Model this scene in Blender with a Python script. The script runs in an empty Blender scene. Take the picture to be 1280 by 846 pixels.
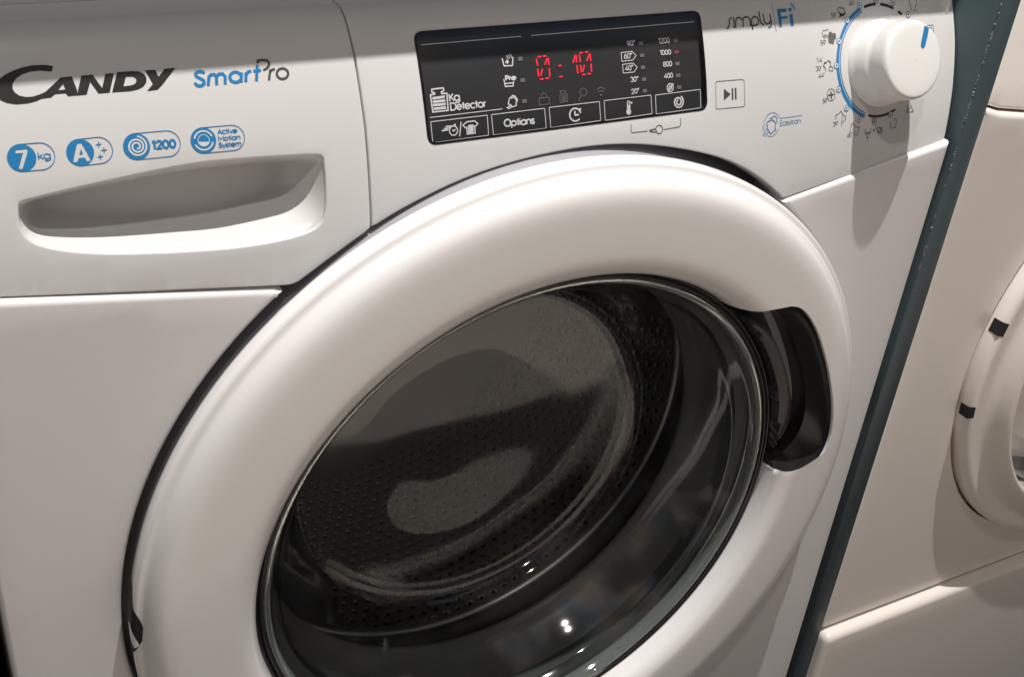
import bpy, bmesh, math, random
from mathutils import Vector
from mathutils.geometry import delaunay_2d_cdt, tessellate_polygon
random.seed(7)
PI = math.pi
scene = bpy.context.scene
COL = scene.collection

# ------------------------------------------------------------------ camera
cam_d = bpy.data.cameras.new("camera"); cam = bpy.data.objects.new("camera", cam_d); COL.objects.link(cam)
cam.location = (-0.3062, -0.4765, 0.9697)
cam.rotation_euler = (1.0207, -0.0902, -0.4911)
cam_d.sensor_width = 36.0; cam_d.lens = 1449.6 / 1280 * 36.0
cam_d.clip_start = 0.02; cam_d.clip_end = 100.0
scene.camera = cam

# ------------------------------------------------------------------ world: the dim, warm inside of a shop, softly uneven
world = bpy.data.worlds.new("World"); scene.world = world; world.use_nodes = True
wn = world.node_tree.nodes; wl = world.node_tree.links; wn.clear()
wo = wn.new('ShaderNodeOutputWorld'); wb = wn.new('ShaderNodeBackground'); tc = wn.new('ShaderNodeTexCoord')
nz = wn.new('ShaderNodeTexNoise'); nz.inputs['Scale'].default_value = 3.2; nz.inputs['Detail'].default_value = 3.0
cr = wn.new('ShaderNodeValToRGB')
cr.color_ramp.elements[0].position = 0.44; cr.color_ramp.elements[0].color = (0.022, 0.021, 0.021, 1)
cr.color_ramp.elements[1].position = 0.68; cr.color_ramp.elements[1].color = (0.40, 0.37, 0.34, 1)
nz2 = wn.new('ShaderNodeTexNoise'); nz2.inputs['Scale'].default_value = 4.5; nz2.inputs['Detail'].default_value = 2.0
hue = wn.new('ShaderNodeValToRGB')
hue.color_ramp.elements[0].position = 0.38; hue.color_ramp.elements[0].color = (1.0, 0.78, 0.58, 1)
hue.color_ramp.elements[1].position = 0.60; hue.color_ramp.elements[1].color = (0.42, 0.66, 1.0, 1)
e_ = hue.color_ramp.elements.new(0.50); e_.color = (1.0, 0.95, 0.90, 1)
mul = wn.new('ShaderNodeMixRGB'); mul.blend_type = 'MULTIPLY'; mul.inputs['Fac'].default_value = 1.0
wl.new(tc.outputs['Generated'], nz.inputs['Vector']); wl.new(nz.outputs['Fac'], cr.inputs['Fac'])
wl.new(tc.outputs['Generated'], nz2.inputs['Vector']); wl.new(nz2.outputs['Fac'], hue.inputs['Fac'])
wl.new(cr.outputs['Color'], mul.inputs['Color1']); wl.new(hue.outputs['Color'], mul.inputs['Color2'])
wl.new(mul.outputs['Color'], wb.inputs['Color']); wb.inputs['Strength'].default_value = 1.0
wl.new(wb.outputs['Background'], wo.inputs['Surface'])

# ------------------------------------------------------------------ lamps (shop ceiling, plus an added front fill)
def aim(o, target):
    o.rotation_euler = (Vector(target) - o.location).to_track_quat('-Z', 'Y').to_euler()
def lamp(name, kind, loc, target, watts, col, size, spot=None, size_y=None):
    d = bpy.data.lights.new(name, kind); o = bpy.data.objects.new(name, d); COL.objects.link(o)
    o.location = loc; aim(o, target); d.energy = watts; d.color = col
    if kind == 'AREA':
        d.shape = 'RECTANGLE' if size_y else 'DISK'; d.size = size
        if size_y: d.size_y = size_y
    else:
        d.shadow_soft_size = size
        if spot: d.spot_size = spot; d.spot_blend = 0.6
    return o
lamp('ceiling_and_fill_spot', 'SPOT', (0.14, -0.225, 2.45), (0.25, 0.0, 0.60), 172, (1.0, 0.968, 0.935), 0.009, math.radians(110))
for (lx, ly) in [(-0.6, -1.55), (0.3, -1.50), (1.2, -1.50), (0.4, -2.8)]:
    lamp('ceiling_and_fill_spot', 'SPOT', (lx, ly, 2.6), (lx, ly, 0.0), 108, (1.0, 0.92, 0.85), 0.03, math.radians(60))
lamp('ceiling_and_fill_spot', 'SPOT', (-0.55, -0.85, 2.5), (0.05, 0.0, 0.5), 27, (1.0, 0.95, 0.89), 0.035, math.radians(60))  # added fill from front left, lifts the door ring and upright faces

scene.view_settings.view_transform = 'Standard'; scene.view_settings.look = 'None'
scene.view_settings.exposure = 0.04; scene.view_settings.gamma = 1.0
try: scene.view_settings.use_curve_mapping = False
except Exception: pass
scene.render.engine = 'CYCLES'
scene.cycles.max_bounces = 12; scene.cycles.transparent_max_bounces = 24; scene.cycles.transmission_bounces = 12
scene.cycles.sample_clamp_indirect = 6.0

# ------------------------------------------------------------------ materials
MAT = {}
def mat(name, col, rough=0.5, metal=0.0, coat=0.0, var=0.0, bump=0.0, bscale=60.0, emit=None, spec=0.5, rvar=0.0):
    m = bpy.data.materials.new(name); m.use_nodes = True; MAT[name] = m
    nt = m.node_tree; b = nt.nodes['Principled BSDF']
    b.inputs['Base Color'].default_value = (*col, 1); b.inputs['Roughness'].default_value = rough
    b.inputs['Metallic'].default_value = metal; b.inputs['Coat Weight'].default_value = coat
    b.inputs['Coat Roughness'].default_value = 0.08; b.inputs['Specular IOR Level'].default_value = spec
    t = nt.nodes.new('ShaderNodeTexCoord')
    if var or rvar:
        n = nt.nodes.new('ShaderNodeTexNoise'); n.inputs['Scale'].default_value = 9.0; n.inputs['Detail'].default_value = 6.0
        nt.links.new(t.outputs['Object'], n.inputs['Vector'])
        if var:
            r = nt.nodes.new('ShaderNodeMapRange'); r.inputs['To Min'].default_value = 1 - var; r.inputs['To Max'].default_value = 1 + var
            nt.links.new(n.outputs['Fac'], r.inputs['Value'])
            mx = nt.nodes.new('ShaderNodeVectorMath'); mx.operation = 'SCALE'; mx.inputs[0].default_value = col
            nt.links.new(r.outputs['Result'], mx.inputs['Scale']); nt.links.new(mx.outputs['Vector'], b.inputs['Base Color'])
        if rvar:
            r = nt.nodes.new('ShaderNodeMapRange'); r.inputs['To Min'].default_value = rough - rvar; r.inputs['To Max'].default_value = rough + rvar
            r.inputs['From Min'].default_value = 0.35; r.inputs['From Max'].default_value = 0.65
            nt.links.new(n.outputs['Fac'], r.inputs['Value']); nt.links.new(r.outputs['Result'], b.inputs['Roughness'])
    if bump:
        n = nt.nodes.new('ShaderNodeTexNoise'); n.inputs['Scale'].default_value = bscale; n.inputs['Detail'].default_value = 4.0
        nt.links.new(t.outputs['Object'], n.inputs['Vector'])
        bp = nt.nodes.new('ShaderNodeBump'); bp.inputs['Strength'].default_value = bump; bp.inputs['Distance'].default_value = 0.001
        nt.links.new(n.outputs['Fac'], bp.inputs['Height']); nt.links.new(bp.outputs['Normal'], b.inputs['Normal'])
    if emit:
        b.inputs['Emission Color'].default_value = (*emit[0], 1); b.inputs['Emission Strength'].default_value = emit[1]
    return m
mat('white_plastic', (0.665, 0.654, 0.643), 0.30, coat=0.25, bump=0.02, bscale=220)
mat('white_enamel', (0.80, 0.782, 0.772), 0.32, coat=0.15, bump=0.05, bscale=45)
mat('door_plastic', (0.90, 0.880, 0.865), 0.24, coat=0.5, bump=0.02, bscale=160)
mat('knob_plastic', (0.82, 0.805, 0.78), 0.33, coat=0.15, var=0.01)
mat('ivory_enamel', (0.86, 0.80, 0.745), 0.30, coat=0.2, bump=0.04, bscale=45)
mat('channel_plastic', (0.34, 0.335, 0.355), 0.45)
mat('black_gloss', (0.010, 0.010, 0.011), 0.16, rvar=0.05)
mat('black_plastic', (0.016, 0.015, 0.0145), 0.24, rvar=0.05)
mat('smoked_backing', (0.020, 0.020, 0.022), 0.7)
mat('rubber', (0.13, 0.128, 0.128), 0.38, bump=0.05, bscale=80)
mat('steel', (0.50, 0.485, 0.47), 0.40, metal=1.0, bump=0.03, bscale=60, rvar=0.08)
mat('steel_bright', (0.75, 0.74, 0.72), 0.18, metal=1.0)
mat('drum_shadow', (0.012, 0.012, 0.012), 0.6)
mat('inner_frame', (0.045, 0.05, 0.047), 0.35)
mat('teal_laminate', (0.058, 0.088, 0.098), 0.42, var=0.10, bump=0.06, bscale=300, rvar=0.06)
mat('chipboard_edge', (0.30, 0.33, 0.32), 0.8, var=0.3, bump=0.6, bscale=900)
mat('black_cavity', (0.010, 0.010, 0.010), 0.7)
mat('floor_tile', (0.58, 0.52, 0.465), 0.35, var=0.15, rvar=0.08)
mat('platform_carpet', (0.030, 0.030, 0.032), 0.9, var=0.3, bump=0.3, bscale=400)
mat('ink_blue', (0.022, 0.205, 0.46), 0.35); mat('ink_dark', (0.028, 0.025, 0.023), 0.35)
mat('ink_dark2', (0.075, 0.070, 0.066), 0.4); mat('ink_grey', (0.13, 0.13, 0.12), 0.4)
mat('ink_white', (0.69, 0.68, 0.67), 0.32); mat('ink_print', (0.74, 0.74, 0.75), 0.4)
mat('ink_faint', (0.17, 0.17, 0.175), 0.4)
mat('led_idle', (0.22, 0.07, 0.08), 0.4, emit=((0.9, 0.12, 0.14), 0.10))
mat('led_red', (0.3, 0.01, 0.01), 0.4, emit=((1.0, 0.03, 0.06), 0.95))
INK = dict(blue='ink_blue', dark='ink_dark', dark2='ink_dark2', grey='ink_grey', white='ink_white', print='ink_print', faint='ink_faint', led='led_idle', red='led_red')

def thin_glass(name, tint, wav=0.0, ior=1.7, rough=0.0):
    m = bpy.data.materials.new(name); m.use_nodes = True; MAT[name] = m
    nt = m.node_tree; nt.nodes.clear()
    o = nt.nodes.new('ShaderNodeOutputMaterial'); mx = nt.nodes.new('ShaderNodeMixShader')
    tr = nt.nodes.new('ShaderNodeBsdfTransparent'); tr.inputs['Color'].default_value = (*tint, 1)
    gl = nt.nodes.new('ShaderNodeBsdfGlossy'); gl.inputs['Roughness'].default_value = rough
    # Schlick reflectance from |N.I|, the same from both sides of the pane
    ge = nt.nodes.new('ShaderNodeNewGeometry'); dt = nt.nodes.new('ShaderNodeVectorMath'); dt.operation = 'DOT_PRODUCT'
    def mth(op, a, b=None):
        k = nt.nodes.new('ShaderNodeMath'); k.operation = op
        for i, q in enumerate((a, b)):
            if q is None: continue
            if isinstance(q, (int, float)): k.inputs[i].default_value = q
            else: nt.links.new(q, k.inputs[i])
        return k.outputs[0]
    nt.links.new(ge.outputs['Incoming'], dt.inputs[1]); nt.links.new(ge.outputs['Normal'], dt.inputs[0])
    f0 = ((ior - 1) / (ior + 1)) ** 2
    fac = mth('ADD', mth('MULTIPLY', mth('POWER', mth('SUBTRACT', 1.0, mth('ABSOLUTE', dt.outputs['Value'])), 5.0), 1 - f0), f0)
    if wav:
        t = nt.nodes.new('ShaderNodeTexCoord'); n = nt.nodes.new('ShaderNodeTexNoise')
        n.inputs['Scale'].default_value = 11.0; n.inputs['Detail'].default_value = 1.0
        bp = nt.nodes.new('ShaderNodeBump'); bp.inputs['Strength'].default_value = wav; bp.inputs['Distance'].default_value = 0.01
        nt.links.new(t.outputs['Object'], n.inputs['Vector']); nt.links.new(n.outputs['Fac'], bp.inputs['Height'])
        nt.links.new(bp.outputs['Normal'], gl.inputs['Normal']); nt.links.new(bp.outputs['Normal'], dt.inputs[0])
    nt.links.new(fac, mx.inputs['Fac']); nt.links.new(tr.outputs['BSDF'], mx.inputs[1])
    nt.links.new(gl.outputs['BSDF'], mx.inputs[2]); nt.links.new(mx.outputs['Shader'], o.inputs['Surface'])
    return m
thin_glass('bowl_glass', (0.93, 0.94, 0.93), wav=0.10, rough=0.055)
thin_glass('cover_glass', (0.97, 0.97, 0.97))
g = mat('flange_glass', (0.86, 0.93, 0.885), 0.02); g.node_tree.nodes['Principled BSDF'].inputs['Transmission Weight'].default_value = 0.9

# ------------------------------------------------------------------ helpers
def link(name, me, mats, parent=None, smooth=True, angle=40):
    for m in (mats if isinstance(mats, (list, tuple)) else [mats]): me.materials.append(MAT[m])
    o = bpy.data.objects.new(name, me); COL.objects.link(o)
    if smooth:
        me.shade_smooth()
        try: me.set_sharp_from_angle(angle=math.radians(angle))
        except Exception: pass
    if parent: o.parent = parent
    return o
def mesh(name, verts, faces, mats, parent=None, smooth=True, angle=40, midx=None, fix=True):
    me = bpy.data.meshes.new(name); me.from_pydata([tuple(v) for v in verts], [], faces)
    if midx:
        for p_, i in zip(me.polygons, midx): p_.material_index = i
    if fix:
        bm = bmesh.new(); bm.from_mesh(me); bmesh.ops.recalc_face_normals(bm, faces=bm.faces); bm.to_mesh(me); bm.free()
    me.update(); return link(name, me, mats, parent, smooth, angle)
def empty(name, label, cat, loc=(0, 0, 0), group=None):
    o = bpy.data.objects.new(name, None); COL.objects.link(o); o.location = loc
    o['label'] = label; o['category'] = cat
    if group: o['group'] = group
    return o
def box(name, lo, hi, m, parent=None, bevel=0.0, seg=2):
    bm = bmesh.new(); bmesh.ops.create_cube(bm, size=1.0)
    for v in bm.verts: v.co = Vector([lo[i] + (v.co[i] + 0.5) * (hi[i] - lo[i]) for i in range(3)])
    if bevel: bmesh.ops.bevel(bm, geom=bm.edges[:], offset=bevel, segments=seg, profile=0.5, affect='EDGES')
    me = bpy.data.meshes.new(name); bm.to_mesh(me); bm.free()
    return link(name, me, m, parent, bool(bevel), 50)
def catmull(P, n=6, closed=False):
    out = []; N = len(P)
    for i in range(N if closed else N - 1):
        p0 = P[(i - 1) % N] if (closed or i > 0) else P[0]; p1 = P[i]; p2 = P[(i + 1) % N]
        p3 = P[(i + 2) % N] if (closed or i < N - 2) else P[-1]
        for k in range(n):
            t = k / n
            out.append(tuple(0.5 * (2 * b + (c - a) * t + (2 * a - 5 * b + 4 * c - d) * t * t + (-a + 3 * b - 3 * c + d) * t ** 3)
                             for a, b, c, d in zip(p0, p1, p2, p3)))
    if not closed: out.append(tuple(P[-1]))
    return out
def resample(L, step):
    out = []; N = len(L)
    for i in range(N):
        a = L[i]; b = L[(i + 1) % N]; d = math.hypot(b[0] - a[0], b[1] - a[1]); k = max(1, int(math.ceil(d / step)))
        for j in range(k): out.append((a[0] + (b[0] - a[0]) * j / k, a[1] + (b[1] - a[1]) * j / k))
    return out
def round_corners(L, rad):
    """L: points (x, y[, r]); polygon corners rounded"""
    out = []; N = len(L)
    for i in range(N):
        p = Vector(L[i][:2]); r = L[i][2] if len(L[i]) > 2 else rad
        if r <= 0: out.append(tuple(p)); continue
        a = (Vector(L[i - 1][:2]) - p); b = (Vector(L[(i + 1) % N][:2]) - p)
        k = min(r, a.length * 0.45, b.length * 0.45); A = p + a.normalized() * k; B = p + b.normalized() * k
        for j in range(7):
            t = j / 6; q = A * (1 - t) ** 2 + p * 2 * t * (1 - t) + B * t * t; out.append(tuple(q))
    return out
def area2(L): return sum(L[i - 1][0] * L[i][1] - L[i][0] * L[i - 1][1] for i in range(len(L)))
def inset(L, d):
    """shrinks a counter-clockwise loop by d (grows it for d < 0)"""
    N = len(L); out = []
    for i in range(N):
        a = Vector(L[i]) - Vector(L[i - 1]); b = Vector(L[(i + 1) % N]) - Vector(L[i])
        a = a.normalized() if a.length > 1e-9 else b.normalized(); b = b.normalized() if b.length > 1e-9 else a
        n1 = Vector((-a.y, a.x)); n2 = Vector((-b.y, b.x)); m = n1 + n2
        m = m / max(0.35, m.length_squared) * 2 if m.length > 1e-6 else n1
        out.append((L[i][0] + m.x * d, L[i][1] + m.y * d))
    return out
def inside(p, L):
    c = False; x, y = p; N = len(L)
    for i in range(N):
        x1, y1 = L[i - 1]; x2, y2 = L[i]
        if (y1 > y) != (y2 > y) and x < (x2 - x1) * (y - y1) / (y2 - y1) + x1: c = not c
    return c
def sheet(name, outline, holes, fmap, step, r, depth, m, parent, hole_r=None, hole_depth=None, edge_step=None, seg=5):
    """a skin over an outline with holes, its edges rounded over by r and turned back by depth; fmap(u, v, w) -> 3D"""
    es = edge_step or step * 0.6
    loops = []
    o = resample(outline, es)
    if area2(o) < 0: o.reverse()
    loops.append((o, inset(o, r), r, depth))
    for h in holes:
        hh = resample(h, es)
        if area2(hh) < 0: hh.reverse()
        rr = hole_r if hole_r is not None else r
        loops.append((hh, inset(hh, -rr), rr, hole_depth if hole_depth is not None else depth))
    pts = []; edges = []
    for (_, L, _, _) in loops:
        b = len(pts); pts += L; edges += [(b + i, b + (i + 1) % len(L)) for i in range(len(L))]
    us = [p_[0] for p_ in o]; vs = [p_[1] for p_ in o]
    O = inset(loops[0][1], step * 0.45); HS = [inset(l[1], -step * 0.45) for l in loops[1:]]
    y = min(vs) + step * 0.5
    while y < max(vs):
        x = min(us) + step * 0.5
        while x < max(us):
            if inside((x, y), O) and not any(inside((x, y), h) for h in HS): pts.append((x, y))
            x += step
        y += step
    V2, E2, F2, *_ = delaunay_2d_cdt([Vector(p_) for p_ in pts], edges, [], 0, 1e-7)
    V = [fmap(v.x, v.y, 0.0) for v in V2]; F = []
    for f in F2:
        c = (sum(V2[i].x for i in f) / len(f), sum(V2[i].y for i in f) / len(f))
        if inside(c, loops[0][1]) and not any(inside(c, l[1]) for l in loops[1:]): F.append(tuple(f))
    for (A, B, rr, dp) in loops:
        N = len(A); rings = []
        for k in range(seg + 2):
            if k <= seg:
                a = PI / 2 * k / seg; s = math.sin(a); w = -rr * (1 - math.cos(a))
            else: s = 1.0; w = -dp
            b = len(V); V += [fmap(B[i][0] + (A[i][0] - B[i][0]) * s, B[i][1] + (A[i][1] - B[i][1]) * s, w) for i in range(N)]
            rings.append(b)
        for a, b in zip(rings, rings[1:]):
            for i in range(N):
                j = (i + 1) % N; F.append((a + i, a + j, b + j, b + i))
    me = bpy.data.meshes.new(name); me.from_pydata([tuple(v) for v in V], [], F)
    bm = bmesh.new(); bm.from_mesh(me); bmesh.ops.remove_doubles(bm, verts=bm.verts, dist=2e-6)
    bmesh.ops.recalc_face_normals(bm, faces=bm.faces); bm.to_mesh(me); bm.free()
    return link(name, me, m, parent, True, 35)
def revolve(name, prof, m, parent, centre, n=160, a0=0.0, a1=2 * PI, smooth_n=0, angle=40, closed=False):
    """profile points (r, y) turned about the door's axis, which runs along y"""
    if smooth_n: prof = catmull(prof, smooth_n)
    full = abs(a1 - a0 - 2 * PI) < 1e-6; V = []; F = []; K = len(prof); cols = n if full else n + 1
    for i in range(cols):
        a = a0 + (a1 - a0) * i / n
        for r, y in prof: V.append((centre[0] + r * math.cos(a), y, centre[1] + r * math.sin(a)))
    for i in range(n):
        b = i * K; c = ((i + 1) % cols) * K
        for k in range(K - 1 + (1 if closed else 0)): F.append((b + k, b + (k + 1) % K, c + (k + 1) % K, c + k))
    return mesh(name, V, F, m, parent, True, angle)

# ------------------------------------------------------------------ a monoline letter set (cap height 1, x-height 0.7)
def ar(cx, cy, rx, ry, a0, a1, n=10):
    return [(cx + rx * math.cos(math.radians(a0 + (a1 - a0) * i / n)), cy + ry * math.sin(math.radians(a0 + (a1 - a0) * i / n))) for i in range(n + 1)]
O_ = ar(.35, .35, .35, .35, 0, 360, 18)
D0 = ar(.28, .5, .28, .5, 0, 360, 18)
GLY = {
 'o': (.82, [O_]), 'a': (.84, [O_, [(.7, .7), (.7, 0)]]), 'c': (.70, [ar(.35, .35, .35, .35, 45, 315, 14)]), 'd': (.84, [O_, [(.7, 1), (.7, 0)]]),
 'e': (.80, [[(0, .35), (.7, .35)] + ar(.35, .35, .35, .35, 0, 315, 14)]), 'g': (.84, [O_, [(.7, .7), (.7, -.05)] + ar(.35, -.05, .35, .25, 0, -150, 8)]),
 'i': (.26, [[(.05, 0), (.05, .7)], [(.05, .88), (.05, 1.0)]]), 'k': (.60, [[(.02, 0), (.02, 1)], [(.46, .7), (.04, .3)], [(.17, .42), (.5, 0)]]), 'l': (.22, [[(.05, 0), (.05, 1)]]),
 'm': (1.10, [[(.02, 0), (.02, .7)], [(.02, .4)] + ar(.26, .44, .24, .26, 180, 0, 8) + [(.5, 0)], [(.5, .4)] + ar(.74, .44, .24, .26, 180, 0, 8) + [(.98, 0)]]),
 'n': (.74, [[(.02, 0), (.02, .7)], [(.02, .38)] + ar(.31, .41, .29, .29, 180, 0, 8) + [(.6, 0)]]), 'p': (.84, [O_, [(0, .7), (0, -.3)]]),
 'r': (.40, [[(.02, 0), (.02, .7)], [(.02, .42)] + ar(.27, .43, .25, .27, 180, 85, 5)]),
 's': (.52, [[(.40, .58), (.30, .69), (.12, .69), (.03, .56), (.12, .41), (.30, .33), (.41, .18), (.32, .02), (.12, .01), (.0, .14)]]),
 't': (.42, [[(.17, .97), (.17, 0)], [(0, .68), (.35, .68)]]), 'v': (.60, [[(0, .7), (.27, 0), (.54, .7)]]), 'y': (.60, [[(0, .7), (.28, .02)], [(.54, .7), (.16, -.3)]]),
 'A': (.82, [[(0, 0), (.37, 1), (.74, 0)], [(.13, .33), (.61, .33)]]), 'D': (.86, [[(0, 0), (0, 1), (.3, 1)] + ar(.3, .5, .45, .5, 90, -90, 12) + [(0, 0)]]),
 'E': (.56, [[(.46, 1), (0, 1), (0, 0), (.46, 0)], [(0, .52), (.42, .52)]]), 'I': (.22, [[(.05, 0), (.05, 1)]]),
 'K': (.68, [[(0, 0), (0, 1)], [(.55, 1), (.03, .45)], [(.2, .6), (.6, 0)]]), 'M': (1.02, [[(0, 0), (.0, 1), (.45, .22), (.90, 1), (.90, 0)]]),
 'O': (1.08, [ar(.48, .5, .48, .5, 0, 360, 22)]), 'P': (.64, [[(0, 0), (0, 1), (.26, 1)] + ar(.26, .73, .27, .27, 90, -90, 10) + [(0, .46)]]),
 'S': (.62, [[(.5, .82), (.40, .97), (.18, 1.0), (.04, .86), (.06, .66), (.24, .54), (.42, .44), (.52, .26), (.42, .05), (.2, 0), (.04, .08), (.0, .22)]]),
 '0': (.70, [D0]), '1': (.44, [[(.0, .86), (.22, 1), (.22, 0)]]), '2': (.66, [[(.03, .72)] + ar(.27, .72, .25, .28, 170, -25, 9) + [(.0, 0), (.54, 0)]]),
 '3': (.66, [[(.03, .84)] + ar(.26, .75, .23, .25, 150, -80, 9), ar(.26, .27, .27, .27, 85, -150, 10)]), '4': (.70, [[(.42, 0), (.42, 1), (.0, .28), (.58, .28)]]),
 '5': (.66, [[(.5, 1), (.1, 1), (.05, .55)] + ar(.26, .31, .28, .31, 100, -150, 11)]), '6': (.68, [ar(.28, .3, .28, .3, 0, 360, 16), [(.03, .42), (.36, 1)]]),
 '7': (.62, [[(0, 1), (.54, 1), (.16, 0)]]), '8': (.68, [ar(.28, .26, .28, .26, 0, 360, 16), ar(.28, .76, .22, .24, 0, 360, 14)]), '9': (.68, [ar(.28, .7, .28, .3, 0, 360, 16), [(.53, .58), (.2, 0)]]),
 "'": (.20, [[(.06, 1.0), (.03, .78)]]), '°': (.34, [ar(.13, .88, .12, .12, 0, 360, 10)]), ' ': (.4, []),
}
def ribbon(pts, w, closed):
    P = [Vector(p_) for p_ in pts]
    Q = [P[0]]
    for p_ in P[1:]:
        if (p_ - Q[-1]).length > 1e-3: Q.append(p_)
    if closed and (Q[0] - Q[-1]).length < 1e-3: Q.pop()
    P = Q; N = len(P)
    if N < 2: return [], []
    V = []; F = []
    for i in range(N):
        a = P[i] - P[i - 1] if (i > 0 or closed) else P[1] - P[0]
        b = P[(i + 1) % N] - P[i] if (i < N - 1 or closed) else P[i] - P[i - 1]
        a = a.normalized(); b = b.normalized(); n1 = Vector((-a.y, a.x)); n2 = Vector((-b.y, b.x)); m = n1 + n2
        m = m * (2 / max(0.9, m.length_squared)) if m.length > 1e-6 else n1
        V += [P[i] + m * w / 2, P[i] - m * w / 2]
    for i in range(N if closed else N - 1):
        j = (i + 1) % N; F.append((2 * i, 2 * i + 1, 2 * j + 1, 2 * j))
    return V, F
def text_strokes(txt, A, B, h):
    adv = sum(GLY[c][0] for c in txt); A = Vector(A); B = Vector(B); L = (B - A).length
    d = (B - A).normalized(); n = Vector((-d.y, d.x)); sx = L / (adv - 0.08); x = 0.0; out = []
    for c in txt:
        for st in GLY[c][1]: out.append([A + d * ((x + q[0]) * sx) + n * (q[1] * h) for q in st])
        x += GLY[c][0]
    return out
def marking(name, items, fmap, w0, parent):
    """flat print laid on a surface; item coordinates are millimetres on that surface"""
    V = []; F = []; MI = []; mats = []
    for it in items:
        kind, colr = it[0], it[1]
        if INK[colr] not in mats: mats.append(INK[colr])
        mi = mats.index(INK[colr]); lift = w0 + (0.00012 if colr == 'white' else 0.0) + (0.0002 if colr in ('blue', 'dark') and len(V) and 'ink_white' in mats and kind != 't' else 0.0)
        parts = []
        if kind == 's': parts.append(ribbon(it[4], it[2], it[3]))
        elif kind == 't':
            for st in text_strokes(it[3], it[4], it[5], it[6]): parts.append(ribbon(st, it[2], (st[0] - st[-1]).length < 1e-3))
        else:
            loops = it[2]; tri = tessellate_polygon([[Vector((q[0], q[1], 0)) for q in L] for L in loops])
            flat = [q for L in loops for q in L]; parts.append(([Vector(q) for q in flat], [tuple(t) for t in tri]))
        for vs, fs in parts:
            b = len(V); V += [fmap(q[0] / 1000, q[1] / 1000, lift) for q in vs]
            for f in fs: F.append(tuple(b + i for i in f)); MI.append(mi)
    # all print faces look out of the panel
    me = bpy.data.meshes.new(name); me.from_pydata([tuple(v) for v in V], [], F)
    for p_, i in zip(me.polygons, MI): p_.material_index = i
    return link(name, me, mats, parent, False)

# ------------------------------------------------------------------ the setting
fl = mesh('floor', [(-4, -5, -0.13), (4, -5, -0.13), (4, 1.0, -0.13), (-4, 1.0, -0.13)], [(0, 1, 2, 3)], 'floor_tile', None, False)
fl['kind'] = 'structure'
pf = box('platform', (-3.0, -0.60, -0.129), (3.0, 0.9, -0.030), 'platform_carpet', None, 0.004); pf['kind'] = 'structure'

# ------------------------------------------------------------------ display bay: teal boards either side, a shelf above
bay = empty('display_bay', 'dark teal laminate board upright between the two white machines', 'display stand', (0.314, 0.3, -0.03))
def bay_part(o): o.parent = bay; o.matrix_parent_inverse = bay.matrix_world.inverted()
bpy.context.view_layer.update()
right_board = box('side_board', (0.3052, 0.000, -0.029), (0.3226, 0.62, 1.20), 'teal_laminate', None, 0.0006, 1); bay_part(right_board)
left_board = box('side_board', (-0.345, 0.010, -0.029), (-0.3275, 0.62, 1.20), 'teal_laminate', None, 0.0006, 1); bay_part(left_board)
dark_backing = box('dark_backing', (-0.327, 0.600, -0.028), (0.3048, 0.618, 1.199), 'black_cavity', None); bay_part(dark_backing)  # unseen backing added in black so the bay's depth stays dark
shelf = box('shelf_board', (-0.3273, 0.0054, 0.955), (0.3050, 0.598, 0.973), 'teal_laminate', None, 0.0006, 1); bay_part(shelf)
# worn, chipped corner of the board: ragged flakes along its front left arris
V = []; F = []
z = 0.60
while z < 0.83:
    h = random.uniform(0.0005, 0.0032) * (0.6 + random.random()); d = random.uniform(0.0002, 0.0012); e = random.uniform(0.0002, 0.0012)
    dens = 0.25 + 0.70 * max(0.0, math.sin(z * 61 + 1.3) * 0.5 + 0.5 * math.sin(z * 173)) + (0.25 if z > 0.70 else -0.12)
    if random.random() < dens:
        b = len(V); x0 = 0.3052; y0 = 0.0
        V += [(x0 - 0.0001, y0 + e, z), (x0 + d, y0 - 0.0001, z + h * random.random()), (x0 - 0.0001, y0 + e * random.random(), z + h), (x0 - 0.0004, y0 - 0.0004, z + h * 0.5)]
        F += [(b, b + 1, b + 3), (b + 1, b + 2, b + 3), (b, b + 3, b + 2)]
    z += h * random.uniform(0.5, 1.2)
chips = mesh('chipped_edge', V, F, 'chipboard_edge', right_board, False)
chips.matrix_parent_inverse = right_board.matrix_world.inverted()

# ------------------------------------------------------------------ the washing machine
WM = empty('washing_machine', 'white front-loading washing machine with black display, round door and blue-ringed dial', 'washing machine', (0, 0.3, -0.03))
bpy.context.view_layer.update()
WI = WM.matrix_world.inverted()
def part(o, sub=False):
    if o.parent is None: o.parent = WM
    if o.parent == WM: o.matrix_parent_inverse = WI
    return o
TILT = 0.3303; ZH = 0.700; VR = 0.106; RR = 0.018; BU = 0.0060
def bulge(v): return BU * (1 - ((v - 0.05) / 0.056) ** 2) - 0.0040
def fascia(u, v, w):
    """a point of the sloping control fascia: u across, v up the slope, w out of it"""
    vv = min(v, VR); b = bulge(vv); st, ct = math.sin(TILT), math.cos(TILT)
    y = vv * st - b * ct; z = ZH + vv * ct + b * st
    phi = TILT + math.atan(BU * 2 * (vv - 0.05) / 0.056 ** 2)
    if v > VR:
        p2 = min(phi + (v - VR) / RR, PI / 2)
        y += RR * (math.cos(phi) - math.cos(p2)); z += RR * (math.sin(p2) - math.sin(phi))
        rest = v - VR - RR * (PI / 2 - phi)
        if rest > 0: y += rest
        phi = p2
    return (u, y - w * math.cos(phi), z + w * math.sin(phi))
DC = (0.0103, 0.4894)                       # centre of the door
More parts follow.
